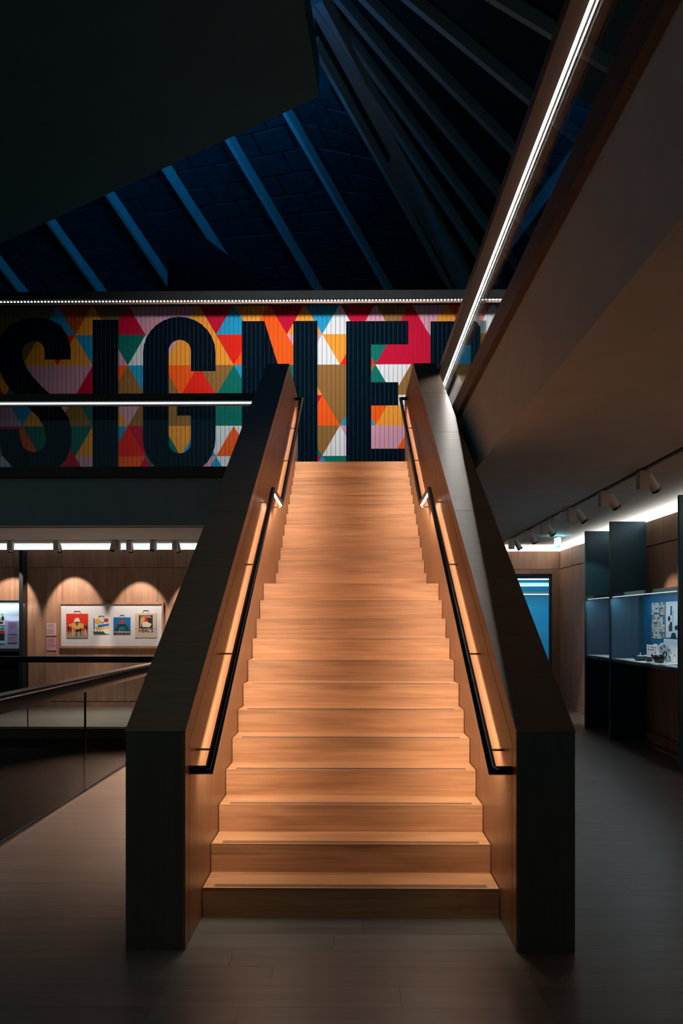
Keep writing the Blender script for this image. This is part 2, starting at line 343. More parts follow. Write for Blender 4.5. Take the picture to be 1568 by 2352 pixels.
# blue corridor behind the door
M['corr'] = plain('corridor_blue_wall', (.03, .33, .50), .6, 0, .05, 2)
b = MB(); b.box((1.0, 22, 0), (6.6, 22.1, 3.0)); b.build('wall_corridor_end', M['corr'], kind='structure')
b = MB(); b.box((1.4, 16.4, 0), (1.5, 22, 3.0)); b.box((6.6, 16.4, 0), (6.7, 22, 3.0)); b.build('wall_corridor_side', M['corr'], kind='structure')
b = MB(); b.box((1.4, 16.4, 3.0), (6.7, 22.1, 3.1)); b.build('ceiling', M['roofdark'], kind='structure')
b = MB(); b.box((1.4, 16.0, -.05), (6.7, 22.1, 0)); b.build('floor', M['plank'], kind='structure')
area('corridor_light', (4.4, 19.6, 2.75), (1, 0, 0), (0, .75, -.66), 2.6, .3, 62, (.25, .72, 1.0))
for (k, yy_, wdt) in ((0, 1331, .16), (1, 1346, .05), (2, 1366, .03)):
    z_ = 2.9-.0*k; p = atY(1200, yy_, (19.0, 20.6, 21.8)[k])
    lt = thing('linear_lamp', (4.1, p.y, p.z+.05), ['wide glowing ceiling line nearest the glass door in the blue corridor', 'thin glowing line behind the wide one in the blue corridor', 'faint glowing line above the blue end wall of the corridor'][k], 'lamp')
    box('diffuser', (2.7, p.y, p.z), (5.6, p.y+wdt, p.z+.02), M['led_dot'] if k != 1 else M['led_dot'], lt); box('housing', (2.7, p.y-.01, p.z+.02), (5.6, p.y+wdt+.01, p.z+.08), M['white'], lt)

# ================================================================== STAIRCASE
R, G, D1 = .165, .28, 4.424
XL, XRt = -.823, .810
def nose(n): return (D1+(n-1)*G + (.925 if n > 12 else 0), n*R)
st = thing('staircase', (0, 4.2, 0), 'wide oak staircase rising between two solid timber side walls', 'staircase')
M['grip'] = plain('grip_insert', (.05, .03, .02), .5)
for n in range(1, 25):
    y0, z0 = nose(n); y1 = nose(n+1)[0] if n < 24 else 12.0
    zb = z0-R
    box('riser', (XL+.004, y0, zb), (XRt-.004, y0+.022, z0-.0032), M['riser'], st)
    def board(ya, yb_, lip):
        m = MB(); x0_, x1_ = XL+.005, XRt-.005
        pf = [(ya-.001, z0), (ya-.001, z0-.003), (ya+.0225, z0-.003), (ya+.0225, z0-.03), (yb_, z0-.03), (yb_, z0)] if lip else [(ya, z0), (ya, z0-.03), (yb_, z0-.03), (yb_, z0)]
        m.prism([(x0_, a_, b_) for a_, b_ in pf], (x1_-x0_, 0, 0)); return m.build('tread', M['tread'], st)
    if n == 12:
        ya = y0
        for k, wy in enumerate((.28, .31, .31, .305)):
            q_ = board(ya, ya+wy-.002, k == 0); ya += wy
            if k == 0: tr = q_
    elif n < 24: tr = board(y0, y1, True)
    else: box('tread', (XL+.005, y0-.001, z0-.003), (XRt-.005, 11.799, z0), M['tread'], st)
    if n < 24:
        g = MB()
        for k in range(3): g.box((XL+.065, y0+.018+k*.017, z0-.001), (XRt-.065, y0+.026+k*.017, z0+.0009))
        g.build('grip_strip', M['grip'], tr)
# side walls
YP, YT, YE = 3.987, 10.646, 12.36
ZP, ZT = 1.076, 5.02
def side(s, xi, xo):
    """s = -1 left, +1 right; xi inner face, xo outer face"""
    xb = xi+s*.014
    prof = [(YP, 0), (YP, ZP), (YT, ZT), (YE, ZT), (YE, 3.09), (11.2, 3.09), (5.9, 0)]
    m = MB(); m.prism([(xb, y_, z_) for y_, z_ in prof], (xo-xb-s*.004, 0, 0))
    w = m.build('side_wall', M['parapet'], st)
    # capping boards on the slope, split where the photograph shows the joints
    ny, nz = -(ZT-ZP), (YT-YP); L = math.hypot(ny, nz); ny, nz = ny/L*.006, nz/L*.006
    cuts = [0, .36, .62, .81, 1]
    for k in range(4):
        f0, f1 = cuts[k]+.0004, cuts[k+1]-.0004
        ya, yb_ = YP+(YT-YP)*f0, YP+(YT-YP)*f1; za, zb_ = ZP+(ZT-ZP)*f0, ZP+(ZT-ZP)*f1
        m = MB(); m.prism([(xi, ya, za), (xi, yb_, zb_), (xi, yb_+ny, zb_+nz), (xi, ya+ny, za+nz)], (xo-xi, 0, 0)); m.build('capping_board', M['cap'], w)
    m = MB(); m.box((xi, YT, ZT), (xo, YE, ZT+.006)); m.build('capping_board', M['cap'], w)
    # edge board: frame along front, slope and level top, .10 wide on the inner face
    e = .100; sl = (ZT-ZP)/(YT-YP)
    zi = lambda y_: (ZP+(min(y_, YT)-YP)*sl)
    dv = e*math.sqrt(1+sl*sl)
    m = MB()
    m.prism([(xi, YP, 0), (xi, YP+e, 0), (xi, YP+e, zi(YP+e)-dv), (xi, YP, ZP)], (xb-xi, 0, 0))
    m.prism([(xi, YP, ZP), (xi, YP+e, zi(YP+e)-dv), (xi, YT+.03, ZT-e), (xi, YT, ZT)], (xb-xi, 0, 0))
    m.prism([(xi, YT, ZT), (xi, YT+.03, ZT-e), (xi, YE, ZT-e), (xi, YE, ZT)], (xb-xi, 0, 0))
    m.build('edge_board', M['panel_oak'], w)
    ys = [YP+e+.006, 5.12, 6.31, 7.50, 8.69, 9.88, 11.07, YE]
    for k in range(len(ys)-1):
        ya, yb_ = ys[k]+.001, ys[k+1]-.001
        def top(y_): return min(zi(y_)-dv-.008, ZT-e-.008) if y_ < YT+.03 else ZT-e-.008
        def bot(y_): return max(0, (y_-5.9)*.583-.0)
        P = [(xi, ya, bot(ya)), (xi, yb_, bot(yb_)), (xi, yb_, top(yb_))]
        if ya < YT < yb_: P.append((xi, YT+.03, ZT-e-.008))
        P.append((xi, ya, top(ya)))
        m = MB(); m.prism(P, (xb-xi, 0, 0)); m.build('inner_panel', M['panel_oak'], w)
side(-1, XL, -1.123); side(1, XRt, 1.102)
# joint lines: dark void behind the grooves is the wall body itself

# handrails
def handrail(s, xr, xw, label):
    def rz(D): return R+(D-D1)*R/G+.897
    off = -.545
    zA = rz(4.10); zB = rz(7.50); Dl = 8.42; ze = 12.0-.2
    P0 = Vector((xr, 4.10, zA)); P1 = Vector((xr, 7.45, rz(7.45))); P2 = Vector((xr, 7.45+.90, rz(7.45))); 
    zC = rz(7.45); slope = R/G; De = 11.80; P3 = Vector((xr, De, zC+(De-P2.y)*slope))
    t = thing('handrail', (xr, 4.10, zA-.1), label, 'handrail')
    m = MB(); m.tube([(xw-s*.0, 4.10, zA), P0, P1, P2, P3, (xw, De, P3.z)], .0225, 16); m.build('tube', M['black'], t, smooth=True)
    for D in (4.30, 5.11, 6.2, 7.28, 8.30, 9.6, 10.7, 11.6):
        if D <= 7.45: z = rz(D)
        elif D <= P2.y: z = zC
        else: z = zC+(D-P2.y)*slope
        m = MB(); m.tube([(xw, D, z-.045), (xr+s*.012, D, z-.045), (xr, D, z-.02)], .0062, 10); m.build('bracket', M['steel'], t, smooth=True)
    for (a, c, kk) in ((P0, P1, 1), (P1, P2, 1.25), (P2, P3, 1)):
        d = (c-a).normalized(); up = Vector((s, 0, 0)).cross(d); up = up if up.z > 0 else -up; dn = -up; Lg = (c-a).length
        a2 = a+d*(.20 if a.y < 4.2 else .03); c2 = c-d*.02; x = Vector((s, 0, 0))
        m = MB(); m.prism([a2+dn*.0215-x*.006, a2+dn*.0215+x*.006, a2+dn*.0235+x*.006, a2+dn*.0235-x*.006], c2-a2); m.build('led_strip', M['led_warm'], t)
        m = MB(); m.prism([a2+dn*.012+x*.0105, a2+dn*.012+x*.0135, a2+dn*.0350+x*.0135, a2+dn*.0350+x*.0105], c2-a2); m.build('light_shield', M['black'], t)
        area('handrail_light', (a2+c2)/2+dn*.0242, d, dn*.97+x*.24, (c2-a2).length, .010, 9.2*Lg*kk, WARM, 138)
handrail(-1, -.725, XL, 'black tube handrail lit from beneath, on the left side of the stairs')
handrail(1, .713, XRt, 'black tube handrail lit from beneath, on the right side of the stairs')

# ================================================================== UPPER RIGHT AND LEFT GLASS BALUSTRADES
t = thing('glass_balustrade', (1.2, 12.2, 3.96), 'upper right glass balustrade with oak rail and glowing strip, over the stairs', 'balustrade')
zr = 4.77
m = MB(); m.prism([(1.107, 12.2, zr), (1.204, 12.2, zr), (1.204, 12.2, zr+.02), (1.228, 12.2, zr+.02), (1.228, 12.2, zr), (1.245, 12.2, zr), (1.245, 12.2, zr+.085), (1.107, 12.2, zr+.085)], (0, -14.4, 0)); m.build('rail', M['rail_oak'], t)
box('led_strip', (1.2055, -2.2, zr+.006), (1.2155, 12.2, zr+.012), M['led'], t)
area('rail_light', (1.2105, 6.6, zr+.004), (0, 1, 0), (0, 0, -1), 11.0, .0075, 28, (1, .95, .90))
js = [12.2, 9.96, 7.69, 5.42, 3.15, .88, -1.39]
for i in range(len(js)-1): box('glass_panel', (1.216, js[i+1]+.004, 4.0), (1.228, js[i]-.004, zr+.018), M['glass'], t)
b = MB(); b.box((1.203, -2.2, 3.965), (1.26, 12.2, 4.02)); b.build('base_channel', M['rail_dark'], t)
t = thing('glass_balustrade', (-5.3, 12.1, 3.96), 'upper left glass balustrade with dark rail and glowing strip, in front of the mural', 'balustrade')
zl = 4.90
box('rail', (-9.4, 12.00, zl+.012), (-1.13, 12.14, zl+.125), M['band'], t)
box('led_strip', (-9.4, 12.07, zl-.008), (-1.13, 12.10, zl+.012), M['led'], t)
box('led_carrier', (-9.4, 12.10, zl-.03), (-1.13, 12.14, zl+.012), M['rail_oak'], t)
xs = [-1.13, atY(411, 950, 12.3).x, atY(62, 950, 12.3).x, -8.4, -9.4]
for i in range(len(xs)-1): box('glass_panel', (xs[i+1]+.006, 12.26, 3.98), (xs[i]-.006, 12.276, zl+.02), M['glass'], t)
box('base_channel', (-9.4, 12.24, 3.84), (-1.13, 12.355, 3.98), M['band'], t)

# lower balustrades round the void
t = thing('glass_balustrade', (XV, 7.5, 0), 'lower left glass balustrade with wide sloping-looking dark rail, nearest the camera', 'balustrade')
m = MB(); m.prism([(XV-.03, -1, 1.03), (XV+.03, -1, 1.03), (XV+.03, -1, 1.06), (XV+.05, -1, 1.075), (XV+.05, -1, 1.095), (XV-.06, -1, 1.095), (XV-.06, -1, 1.06), (XV-.03, -1, 1.06)], (0, YV+1, 0)); m.build('rail', M['rail_dark'], t)
m = MB(); m.prism([(XV-.022, -1, .955), (XV+.022, -1, .955), (XV+.022, -1, 1.03), (XV-.022, -1, 1.03)], (0, YV+1, 0)); m.build('rail_underside', M['band'], t)
js = [YV, 9.97, 7.70, 5.43, 3.16, .89, -1]
for i in range(len(js)-1): box('glass_panel', (XV-.008, js[i+1]+.006, .012), (XV+.008, js[i]-.006, .955), M['glass_void'], t)
for j in js[1:-1]: box('joint_strip', (XV-.009, j-.006, .012), (XV+.009, j+.006, .955), M['black'], t)
box('base_channel', (XV-.03, -1, 0), (XV+.03, YV, .012), M['black'], t)
t = thing('glass_balustrade', (-6, YV, 0), 'lower left glass balustrade with level dark rail, on the far side of the void', 'balustrade')
box('rail', (-9.4, YV-.03, 1.0), (XV-.01, YV+.05, 1.092), M['rail_dark'], t)
xs = [XV-.03, atY(62, 1600, YV).x, -7.2, -9.4]
for i in range(len(xs)-1): box('glass_panel', (xs[i+1]+.006, YV+.02, .012), (xs[i]-.006, YV+.036, 1.0), M['glass_void'], t)
for j in xs[1:-1]: box('joint_strip', (j-.006, YV+.019, .012), (j+.006, YV+.037, 1.0), M['black'], t)
box('base_channel', (-9.4, YV+.005, 0), (XV-.03, YV+.05, .012), M['black'], t)

# ================================================================== MURAL OF PAINTED SLATS
PAL = {'B': (30, 150, 200), 'r': (190, 5, 50), 'O': (240, 88, 18), 'Y': (232, 150, 50), 'P': (205, 150, 172), 'G': (0, 108, 98), 'W': (215, 220, 228), 'R': (226, 32, 18), 't': (140, 101, 52), 'o': (112, 94, 50), 'D': (184, 78, 26), 'L': (3, 19, 31)}
KEYS = list(PAL)
MM = []
for k in KEYS:
    m_, nt_, bs = newmat('mural_paint_'+{'B': 'blue', 'r': 'crimson', 'O': 'orange', 'Y': 'ochre', 'P': 'pink', 'G': 'green', 'W': 'white', 'R': 'red', 't': 'tan', 'o': 'olive', 'D': 'rust', 'L': 'navy'}[k])
    c = lin(PAL[k]); tcn = nt_.nodes.new('ShaderNodeTexCoord'); nn = nt_.nodes.new('ShaderNodeTexNoise'); nn.inputs['Scale'].default_value = 3
    rr = nt_.nodes.new('ShaderNodeValToRGB'); rr.color_ramp.elements[0].color = (*[v*.93 for v in c], 1); rr.color_ramp.elements[1].color = (*c, 1)
    nt_.links.new(tcn.outputs['Object'], nn.inputs['Vector']); nt_.links.new(nn.outputs[0], rr.inputs[0]); nt_.links.new(rr.outputs[0], bs.inputs['Base Color']); bs.inputs['Roughness'].default_value = .85; bs.inputs['Specular IOR Level'].default_value = 0 if k == 'L' else .12
    MM.append(m_)
def MX(px): return atY(px, 900, YW).x
def MZ(py, ref=350): return atY(ref, py, YW).z
SX = (MX(1025.2)-MX(132))/11
X0 = MX(132); Z0 = MZ(700, 250); RH = MZ(769, 250)-Z0
RH = (MZ(978.8, 250)-MZ(700, 250))/4
# colour of each triangle: dicts index -> colour. up k = apex at top vertex k ; down k = base from top vertex k to k+1
ROWS = [
 ('A', {-2: 'r', -1: 'o', 0: 'B', 1: 'Y', 2: 'r', 3: 'P', 4: 'Y', 5: 'B', 6: 'O', 7: 'Y', 8: 'W', 9: 'P', 10: 'r', 11: 'Y', 12: 'W', 13: 'P', 14: 'G', 15: 'Y'},
       {-2: 'o', -1: 'o', 0: 'D', 1: 'o', 2: 'P', 3: 'P', 4: 'r', 5: 'Y', 6: 'r', 7: 'B', 8: 'r', 9: 't', 10: 'P', 11: 'O', 12: 'P', 13: 'o', 14: 'r', 15: 'B'}),
 ('B', {-3: 'Y', -2: 'G', -1: 'Y', 0: 'Y', 1: 'P', 2: 'W', 3: 'Y', 4: 'Y', 5: 'O', 6: 'O', 7: 'W', 8: 'R', 9: 'r', 10: 'r', 11: 'B', 12: 'Y', 13: 'P', 14: 'W'},
       {-3: 'r', -2: 'o', -1: 'R', 0: 'B', 1: 'G', 2: 'P', 3: 'Y', 4: 'R', 5: 'O', 6: 'P', 7: 'Y', 8: 'G', 9: 'r', 10: 'B', 11: 'Y', 12: 'Y', 13: 'r', 14: 'O'}),
 ('A', {-2: 'R', -1: 'G', 0: 'P', 1: 'r', 2: 't', 3: 't', 4: 'R', 5: 'G', 6: 'W', 7: 'Y', 8: 't', 9: 'G', 10: 't', 11: 'Y', 12: 't', 13: 'G', 14: 'O', 15: 'P'},
       {-2: 'Y', -1: 'P', 0: 'P', 1: 'O', 2: 'B', 3: 'O', 4: 't', 5: 'B', 6: 'G', 7: 't', 8: 't', 9: 'W', 10: 'r', 11: 't', 12: 't', 13: 'B', 14: 'Y', 15: 'r'}),
 ('B', {-3: 'G', -2: 'P', -1: 'Y', 0: 't', 1: 'Y', 2: 't', 3: 't', 4: 'G', 5: 'G', 6: 'Y', 7: 'O', 8: 'B', 9: 'Y', 10: 'G', 11: 'r', 12: 'W', 13: 'Y', 14: 't'},
       {-3: 'P', -2: 'B', -1: 'P', 0: 'G', 1: 'P', 2: 't', 3: 't', 4: 'G', 5: 'W', 6: 'r', 7: 't', 8: 'O', 9: 'W', 10: 'P', 11: 'Y', 12: 'O', 13: 'G', 14: 'B'}),
 ('A', {-2: 'Y', -1: 'O', 0: 'r', 1: 'Y', 2: 'R', 3: 'G', 4: 'B', 5: 'O', 6: 'P', 7: 'G', 8: 'W', 9: 'P', 10: 'O', 11: 'B', 12: 'G', 13: 'Y', 14: 'r', 15: 'W'},
       {-2: 'r', -1: 'G', 0: 'G', 1: 'B', 2: 'r', 3: 'Y', 4: 'W', 5: 'W', 6: 'Y', 7: 't', 8: 'P', 9: 'P', 10: 'W', 11: 'G', 12: 'r', 13: 'O', 14: 'P', 15: 't'}),
 ('B', {-3: 'O', -2: 'W', -1: 'W', 0: 'r', 1: 'Y', 2: 'r', 3: 'B', 4: 'B', 5: 'W', 6: 'O', 7: 'B', 8: 'P', 9: 'Y', 10: 'B', 11: 'W', 12: 'G', 13: 'P', 14: 'Y'},
       {-3: 'W', -2: 'P', -1: 'r', 0: 'P', 1: 'O', 2: 'G', 3: 'P', 4: 'W', 5: 'G', 6: 'r', 7: 'G', 8: 'Y', 9: 't', 10: 'r', 11: 'Y', 12: 't', 13: 'O', 14: 'G'})]
tris = []
for r, (ty, up, dn) in enumerate(ROWS):
    zt = Z0+r*RH; zb = zt+RH; o_ = X0 if ty == 'A' else X0+SX/2
    for k, c in up.items(): x = o_+k*SX; tris.append((c, [(x, zt), (x-SX/2, zb), (x+SX/2, zb)]))
    for k, c in dn.items(): x = o_+k*SX; tris.append((c, [(x, zt), (x+SX, zt), (x+SX/2, zb)]))
let = []
def L(*pts, ref=350): let.append([(MX(x), MZ(y_, ref)) for x, y_ in pts])
U = [(163, 825), (162, 800), (155, 770), (138, 745), (110, 731), (82, 728), (50, 732), (22, 746), (3, 770), (-5, 805), (-3, 840), (6, 868), (22, 892), (45, 917), (68, 938), (88, 958), (101, 981), (107, 1004), (103, 1022), (92, 1034), (77, 1038), (62, 1034), (52, 1024), (47, 1006), (43, 985)]
V = [(103, 825), (103, 808), (100, 796), (95, 788), (87, 783.5), (77, 782), (66, 785), (57, 791), (52, 799), (50, 810), (53, 824), (61, 843), (75, 864), (95, 886), (117, 906), (138, 930), (157, 958), (165, 990), (164, 1020), (152, 1055), (128, 1080), (82, 1092), (35, 1079), (5, 1045), (-6, 985)]
for i in range(24): L(U[i], U[i+1], V[i+1]); L(U[i], V[i+1], V[i])
L((213, 734), (271.5, 734), (271.5, 1084), (213, 1084))
def arc(cx, cy, rx, ry, a0, a1, n=14): return [(cx+rx*math.cos(math.radians(a0+(a1-a0)*i/n)), cy-ry*math.sin(math.radians(a0+(a1-a0)*i/n))) for i in range(n+1)]
def ring(o_, i_, ref=350):
    for q in range(len(o_)-1): L(o_[q], o_[q+1], i_[q+1], ref=ref); L(o_[q], i_[q+1], i_[q], ref=ref)
ring(arc(411.5, 810, 83.2, 82, 180, 0), arc(412.7, 806, 25.5, 25, 180, 0))
L((328.4, 810), (387.3, 806), (387.3, 1016), (328.4, 1010)); L((438.2, 806), (494.8, 810), (494.8, 853), (438.2, 853))
ring(arc(411.5, 1010, 83.2, 82, 180, 360), arc(412.7, 1016, 25.5, 25.6, 180, 360))
L((438.2, 912), (494.8, 912), (494.8, 1010), (438.2, 1016)); L((406.4, 912), (438.2, 912), (438.2, 954.7), (406.4, 954.7))
rf = 720
L((555, 737), (607, 737), (610, 747), (610, 1084), (555, 1084), ref=rf); L((607, 737), (673.5, 952), (673.5, 1084), (610, 870), ref=rf); L((673.5, 737), (728.6, 737), (728.6, 1084), (673.5, 1084), ref=rf)
def Elet(dx, ref):
    L((794.7+dx, 737.6), (852+dx, 737.6), (852+dx, 1084), (794.7+dx, 1084), ref=ref); L((852+dx, 737.6), (937.5+dx, 737.6), (937.5+dx, 791.4), (852+dx, 791.4), ref=ref)
    L((852+dx, 878), (914.5+dx, 878), (914.5+dx, 931.4), (852+dx, 931.4), ref=ref); L((852+dx, 1030.6), (937.5+dx, 1030.6), (937.5+dx, 1084), (852+dx, 1084), ref=ref)
Elet(0, 850); Elet(-993, 0)
L((988.6, 738), (1046, 738), (1046, 1084), (988.6, 1084), ref=1020); L((1046, 738), (1092, 738), (1103, 752), (1103, 793), (1046, 793), ref=1020); L((1080, 793), (1103, 793), (1103, 905), (1080, 905), ref=1020)
L((1046, 880), (1103, 880), (1096, 930), (1046, 930), ref=1020); L((1070, 930), (1100, 930), (1122, 1084), (1080, 1084), ref=1020)
def clip(poly, a, bb):
    for (lim, sg) in ((a, 1), (bb, -1)):
        out = []
        for i in range(len(poly)):
            p, q = poly[i], poly[(i+1) % len(poly)]; ip = sg*(p[0]-lim) >= -1e-9; iq = sg*(q[0]-lim) >= -1e-9
            if ip: out.append(p)
            if ip != iq: f = (lim-p[0])/(q[0]-p[0]); out.append((lim, p[1]+f*(q[1]-p[1])))
        poly = out
        if len(poly) < 3: return []
    return poly
def ar(p): return abs(sum(p[i][0]*p[(i+1) % len(p)][1]-p[(i+1) % len(p)][0]*p[i][1] for i in range(len(p)))/2)
ZB = Z0+6*RH; PIT = SX/8.0
t = thing('mural', ((MX(-240)+MX(1290))/2, YW+.03, ZB), 'colourful triangle mural of vertical slats with huge dark capital letters', 'mural')
xa = X0-5*PIT*8; nsl = 0
while xa < MX(1290):
    if xa > MX(-245):
        a_, b_ = xa+.0035, xa+PIT-.0035; m = MB()
        for (c, P) in tris:
            p = clip(P, a_, b_)
            if p and ar(p) > 1e-6: m.poly([(x, YW, z) for x, z in p], KEYS.index(c))
        for P in let:
            p = clip(P, a_, b_)
            if p and ar(p) > 1e-6: m.poly([(x, YW-.0012, z) for x, z in p], KEYS.index('L'))
        n = len(m.v); m.v += [(a_, YW, ZB), (b_, YW, ZB), (b_, YW, Z0), (a_, YW, Z0), (a_, YW+.022, ZB), (b_, YW+.022, ZB), (b_, YW+.022, Z0), (a_, YW+.022, Z0)]
        for f in ((0, 1, 5, 4), (1, 2, 6, 5), (2, 3, 7, 6), (3, 0, 4, 7)): m.f.append(tuple(n+i for i in f)); m.m.append(len(KEYS))
        m.build('slat', None, t, mats=MM+[M['groove']]); nsl += 1
    xa += PIT
b = MB(); b.box((MX(-250), YW+.022, ZB), (MX(1300), YW+.06, Z0)); b.build('backing', M['groove'], t)
b = MB(); b.box((-9.5, YW+.062, ZF), (6, YW+.3, 7.70)); b.build('wall_mural', M['beam'], kind='structure')
b = MB(); b.box((-9.5, YW, ZF), (6, YW+.06, ZB-.002)); b.build('baseboard_mural', M['beam'], kind='structure')
b = MB(); b.box((-9.5, YW+.32, ZF-.1), (6, 23, ZF)); b.build('floor', M['roofdark'], kind='structure')
# beam with the dotted light line in front of the mural
t = thing('light_beam', (-.5, 15.0, 7.5), 'long grey ledge beam with a line of small white lights above the mural', 'light fitting')
zb0 = atY(500, 697, 14.95).z; zb1 = atY(500, 668, 14.95).z; zd = atY(500, 690, 14.95).z
box('beam', (-8.6, 14.95, zd+.03), (5.0, YW-.006, zb1), M['beam'], t)
box('lower_lip', (-8.6, 14.95, zb0), (5.0, 14.99, zd-.028), M['wall_oak'], t)
box('light_channel', (-8.6, 14.985, zd-.028), (5.0, 15.02, zd+.03), M['dark'], t)
m = MB(); x = -8.5
while x < 4.9:
    m.lathe((x, 14.975, zd-.011), [(.001, 0), (.016, .004), (.019, .011), (.016, .018), (.001, .022)], 8); x += .0635
m.build('led_dots', M['led_dot'], t, smooth=True, kind='stuff')

# ================================================================== TRACK SPOTS
def track_spot(p, aim, label, group, lit=None, size=1.0, lensm=None, power=0, ang=50, col=(1, .80, .64), blend=.35):
    p = Vector(p); t = thing('track_spotlight', p, label, 'spotlight', group); s = size
    a = Vector(aim)-p; az = math.atan2(a.y, a.x)
    m = MB(); m.box((p.x-.045*s, p.y-.045*s, p.z-.17*s), (p.x+.045*s, p.y+.045*s, p.z-.012)); m.build('gear_box', M['spot_white'], t)
    box('track_adapter', (p.x-.03*s, p.y-.03*s, p.z-.012), (p.x+.03*s, p.y+.03*s, p.z), M['white'], t)
    h = p+Vector((math.cos(az)*.10*s, math.sin(az)*.10*s, -.10*s)); d = (Vector(aim)-h).normalized()
    q0 = h-d*.085*s; q1 = h+d*.075*s
    m = MB(); m.tube([q0, q1], .045*s, 18); hd = m.build('lamp_head', M['spot_white'], t, smooth=False)
    m = MB(); m.tube([q1, q1+d*.022*s], .047*s, 18); m.build('snoot', M['black'], hd)
    m = MB(); m.tube([q1+d*.0221*s, q1+d*.0235*s], .036*s, 18); m.build('lens', lensm or M['dark'], hd)
    m = MB(); m.tube([p+Vector((math.cos(az)*.03*s, math.sin(az)*.03*s, -.09*s)), h], .012*s, 8); m.build('arm', M['spot_white'], t)
    if power: spot('spot_light', q1+d*.03*s, aim, power, col, ang, blend, .02)
    return t
YT_ = 14.42
names = ['track spotlight above the lit display cabinet, leftmost under the left ceiling', 'track spotlight above the left end of the framed bags', 'left one of the close pair of track spotlights above the framed bags', 'right one of the close pair of track spotlights above the framed bags', 'track spotlight just right of the close pair on the left ceiling', 'track spotlight nearest the stair side wall on the left ceiling']
for (px, ax, on, nm, zt) in ((24, 22, 1, names[0], 1.78), (130, 172, 1, names[1], 1.84), (270, 240, 2, names[2], 0), (297, 322, 1, names[3], 1.62), (353, 380, 2, names[4], 0), (402, 452, 1, names[5], 1.60)):
    x = atY(px, 1240, YT_).x; xt = atY(ax, 1400, YW).x
    track_spot((x, YT_, ZS-.012), (xt, YW-.02 if on == 1 else 13.7, zt+.02), nm, 'spotlights on the left gallery ceiling', power=120 if on == 1 else 650, ang=54 if on == 1 else 84, blend=.35 if on == 1 else 1)
t = thing('lighting_track', (-5, YT_, ZS-.012), 'white lighting track under the left gallery ceiling near the glowing slot', 'lighting track')
box('track_rail', (-9.2, YT_-.017, ZS-.012), (-1.3, YT_+.017, ZS), M['white'], t)
t = thing('downlight', (atZ(172, 1234.5, ZS).x, atZ(172, 1234.5, ZS).y, ZS-.006), 'small round unlit downlight in the left gallery ceiling', 'lamp')
p = ORG[t]; m = MB(); m.lathe((p.x, p.y, ZS-.008), [(.075, 0), (.095, 0), (.1, .004), (.1, .008), (.075, .008)], 28); m.build('ring', M['white'], t)
m = MB(); m.lathe((p.x, p.y, ZS-.004), [(.001, 0), (.074, 0), (.074, .003)], 24); m.build('lens', M['dark'], t)

XT = 2.78
t = thing('lighting_track', (XT, 10, ZS-.014), 'dark lighting track running along the right gallery ceiling towards the camera', 'lighting track')
box('track_rail', (XT-.018, 3, ZS-.014), (XT-.004, 14.9, ZS), M['black'], t); box('track_rail', (XT+.004, 3, ZS-.014), (XT+.018, 14.9, ZS), M['black'], t); box('track_core', (XT-.004, 3, ZS-.008), (XT+.004, 14.9, ZS), M['white'], t)
rn = ['largest and nearest', 'second nearest', 'third nearest', 'fourth nearest, beside the small feed box', 'second farthest', 'farthest, lens glowing']
for i, (D, on, aim) in enumerate(((7.75, 1, (XR, 8.3, 1.6)), (8.95, 1, (XR, 9.3, 1.5)), (10.25, 1, (XR, 10.2, 1.5)), (11.7, 0, (XR, 12.5, 1.7)), (12.86, 1, (XR, 13.3, .8)), (14.1, 0, (XR, 13.9, 1.0)))):
    track_spot((XT, D, ZS-.014), aim, 'white track spotlight under the right gallery ceiling, '+rn[i], 'spotlights on the right gallery ceiling', power=[95, 90, 90, 30, 130, 14][i], ang=44, lensm=M['lens'] if i == 5 else None, size=1.05, blend=.5)
for D, nm in ((6.4, 'second'), (5.1, 'third'), (3.8, 'fourth')):  # added spotlights beyond the frame; their bounce lightens the right ceiling
    track_spot((XT, D, ZS-.014), (XR, D+.3, 1.3), 'added white track spotlight, unseen outside the picture, %s towards the camera from the largest one seen' % nm, 'spotlights on the right gallery ceiling', power=150, ang=70, size=1.05, blend=.6)
t = thing('track_feed_box', (XT, 11.09, ZS-.014), 'small white feed box on the right ceiling track between the third and fourth spotlights', 'feed box')
m = MB(); m.box((XT-.025, 10.95, ZS-.06), (XT+.025, 11.22, ZS-.014)); m.build('case', M['spot_white'], t); box('clip', (XT-.03, 11.12, ZS-.10), (XT+.03, 11.18, ZS-.06), M['spot_white'], t)
# exit sign
p = atZ(1280, 1232, ZS); t = thing('exit_sign', (p.x, p.y, ZS), 'small glowing pale green exit sign hanging under the right ceiling', 'sign')
M['sign'] = emit('sign_glow', (.62, 1.0, .92), 1.6); M['signg'] = emit('sign_green', (.0, .45, .32), .5)
box('ceiling_plate', (p.x-.03, p.y-.12, ZS-.03), (p.x+.03, p.y+.12, ZS), M['white'], t)
box('glowing_panel', (p.x-.055, p.y-.008, ZS-.215), (p.x+.055, p.y+.008, ZS-.03), M['sign'], t)
m = MB(); yq = p.y-.0095
m.box((p.x-.005, yq, ZS-.17), (p.x+.035, yq+.001, ZS-.19)); m.box((p.x+.025, yq, ZS-.12), (p.x+.037, yq+.001, ZS-.19)); m.prism([(p.x-.02, yq, ZS-.18), (p.x, yq, ZS-.155), (p.x, yq, ZS-.205)], (0, .001, 0)); m.build('arrow', M['signg'], t)
point('exit_glow', (p.x, p.y-.10, ZS-.10), 1.6, (.25, .85, 1.0), .03)

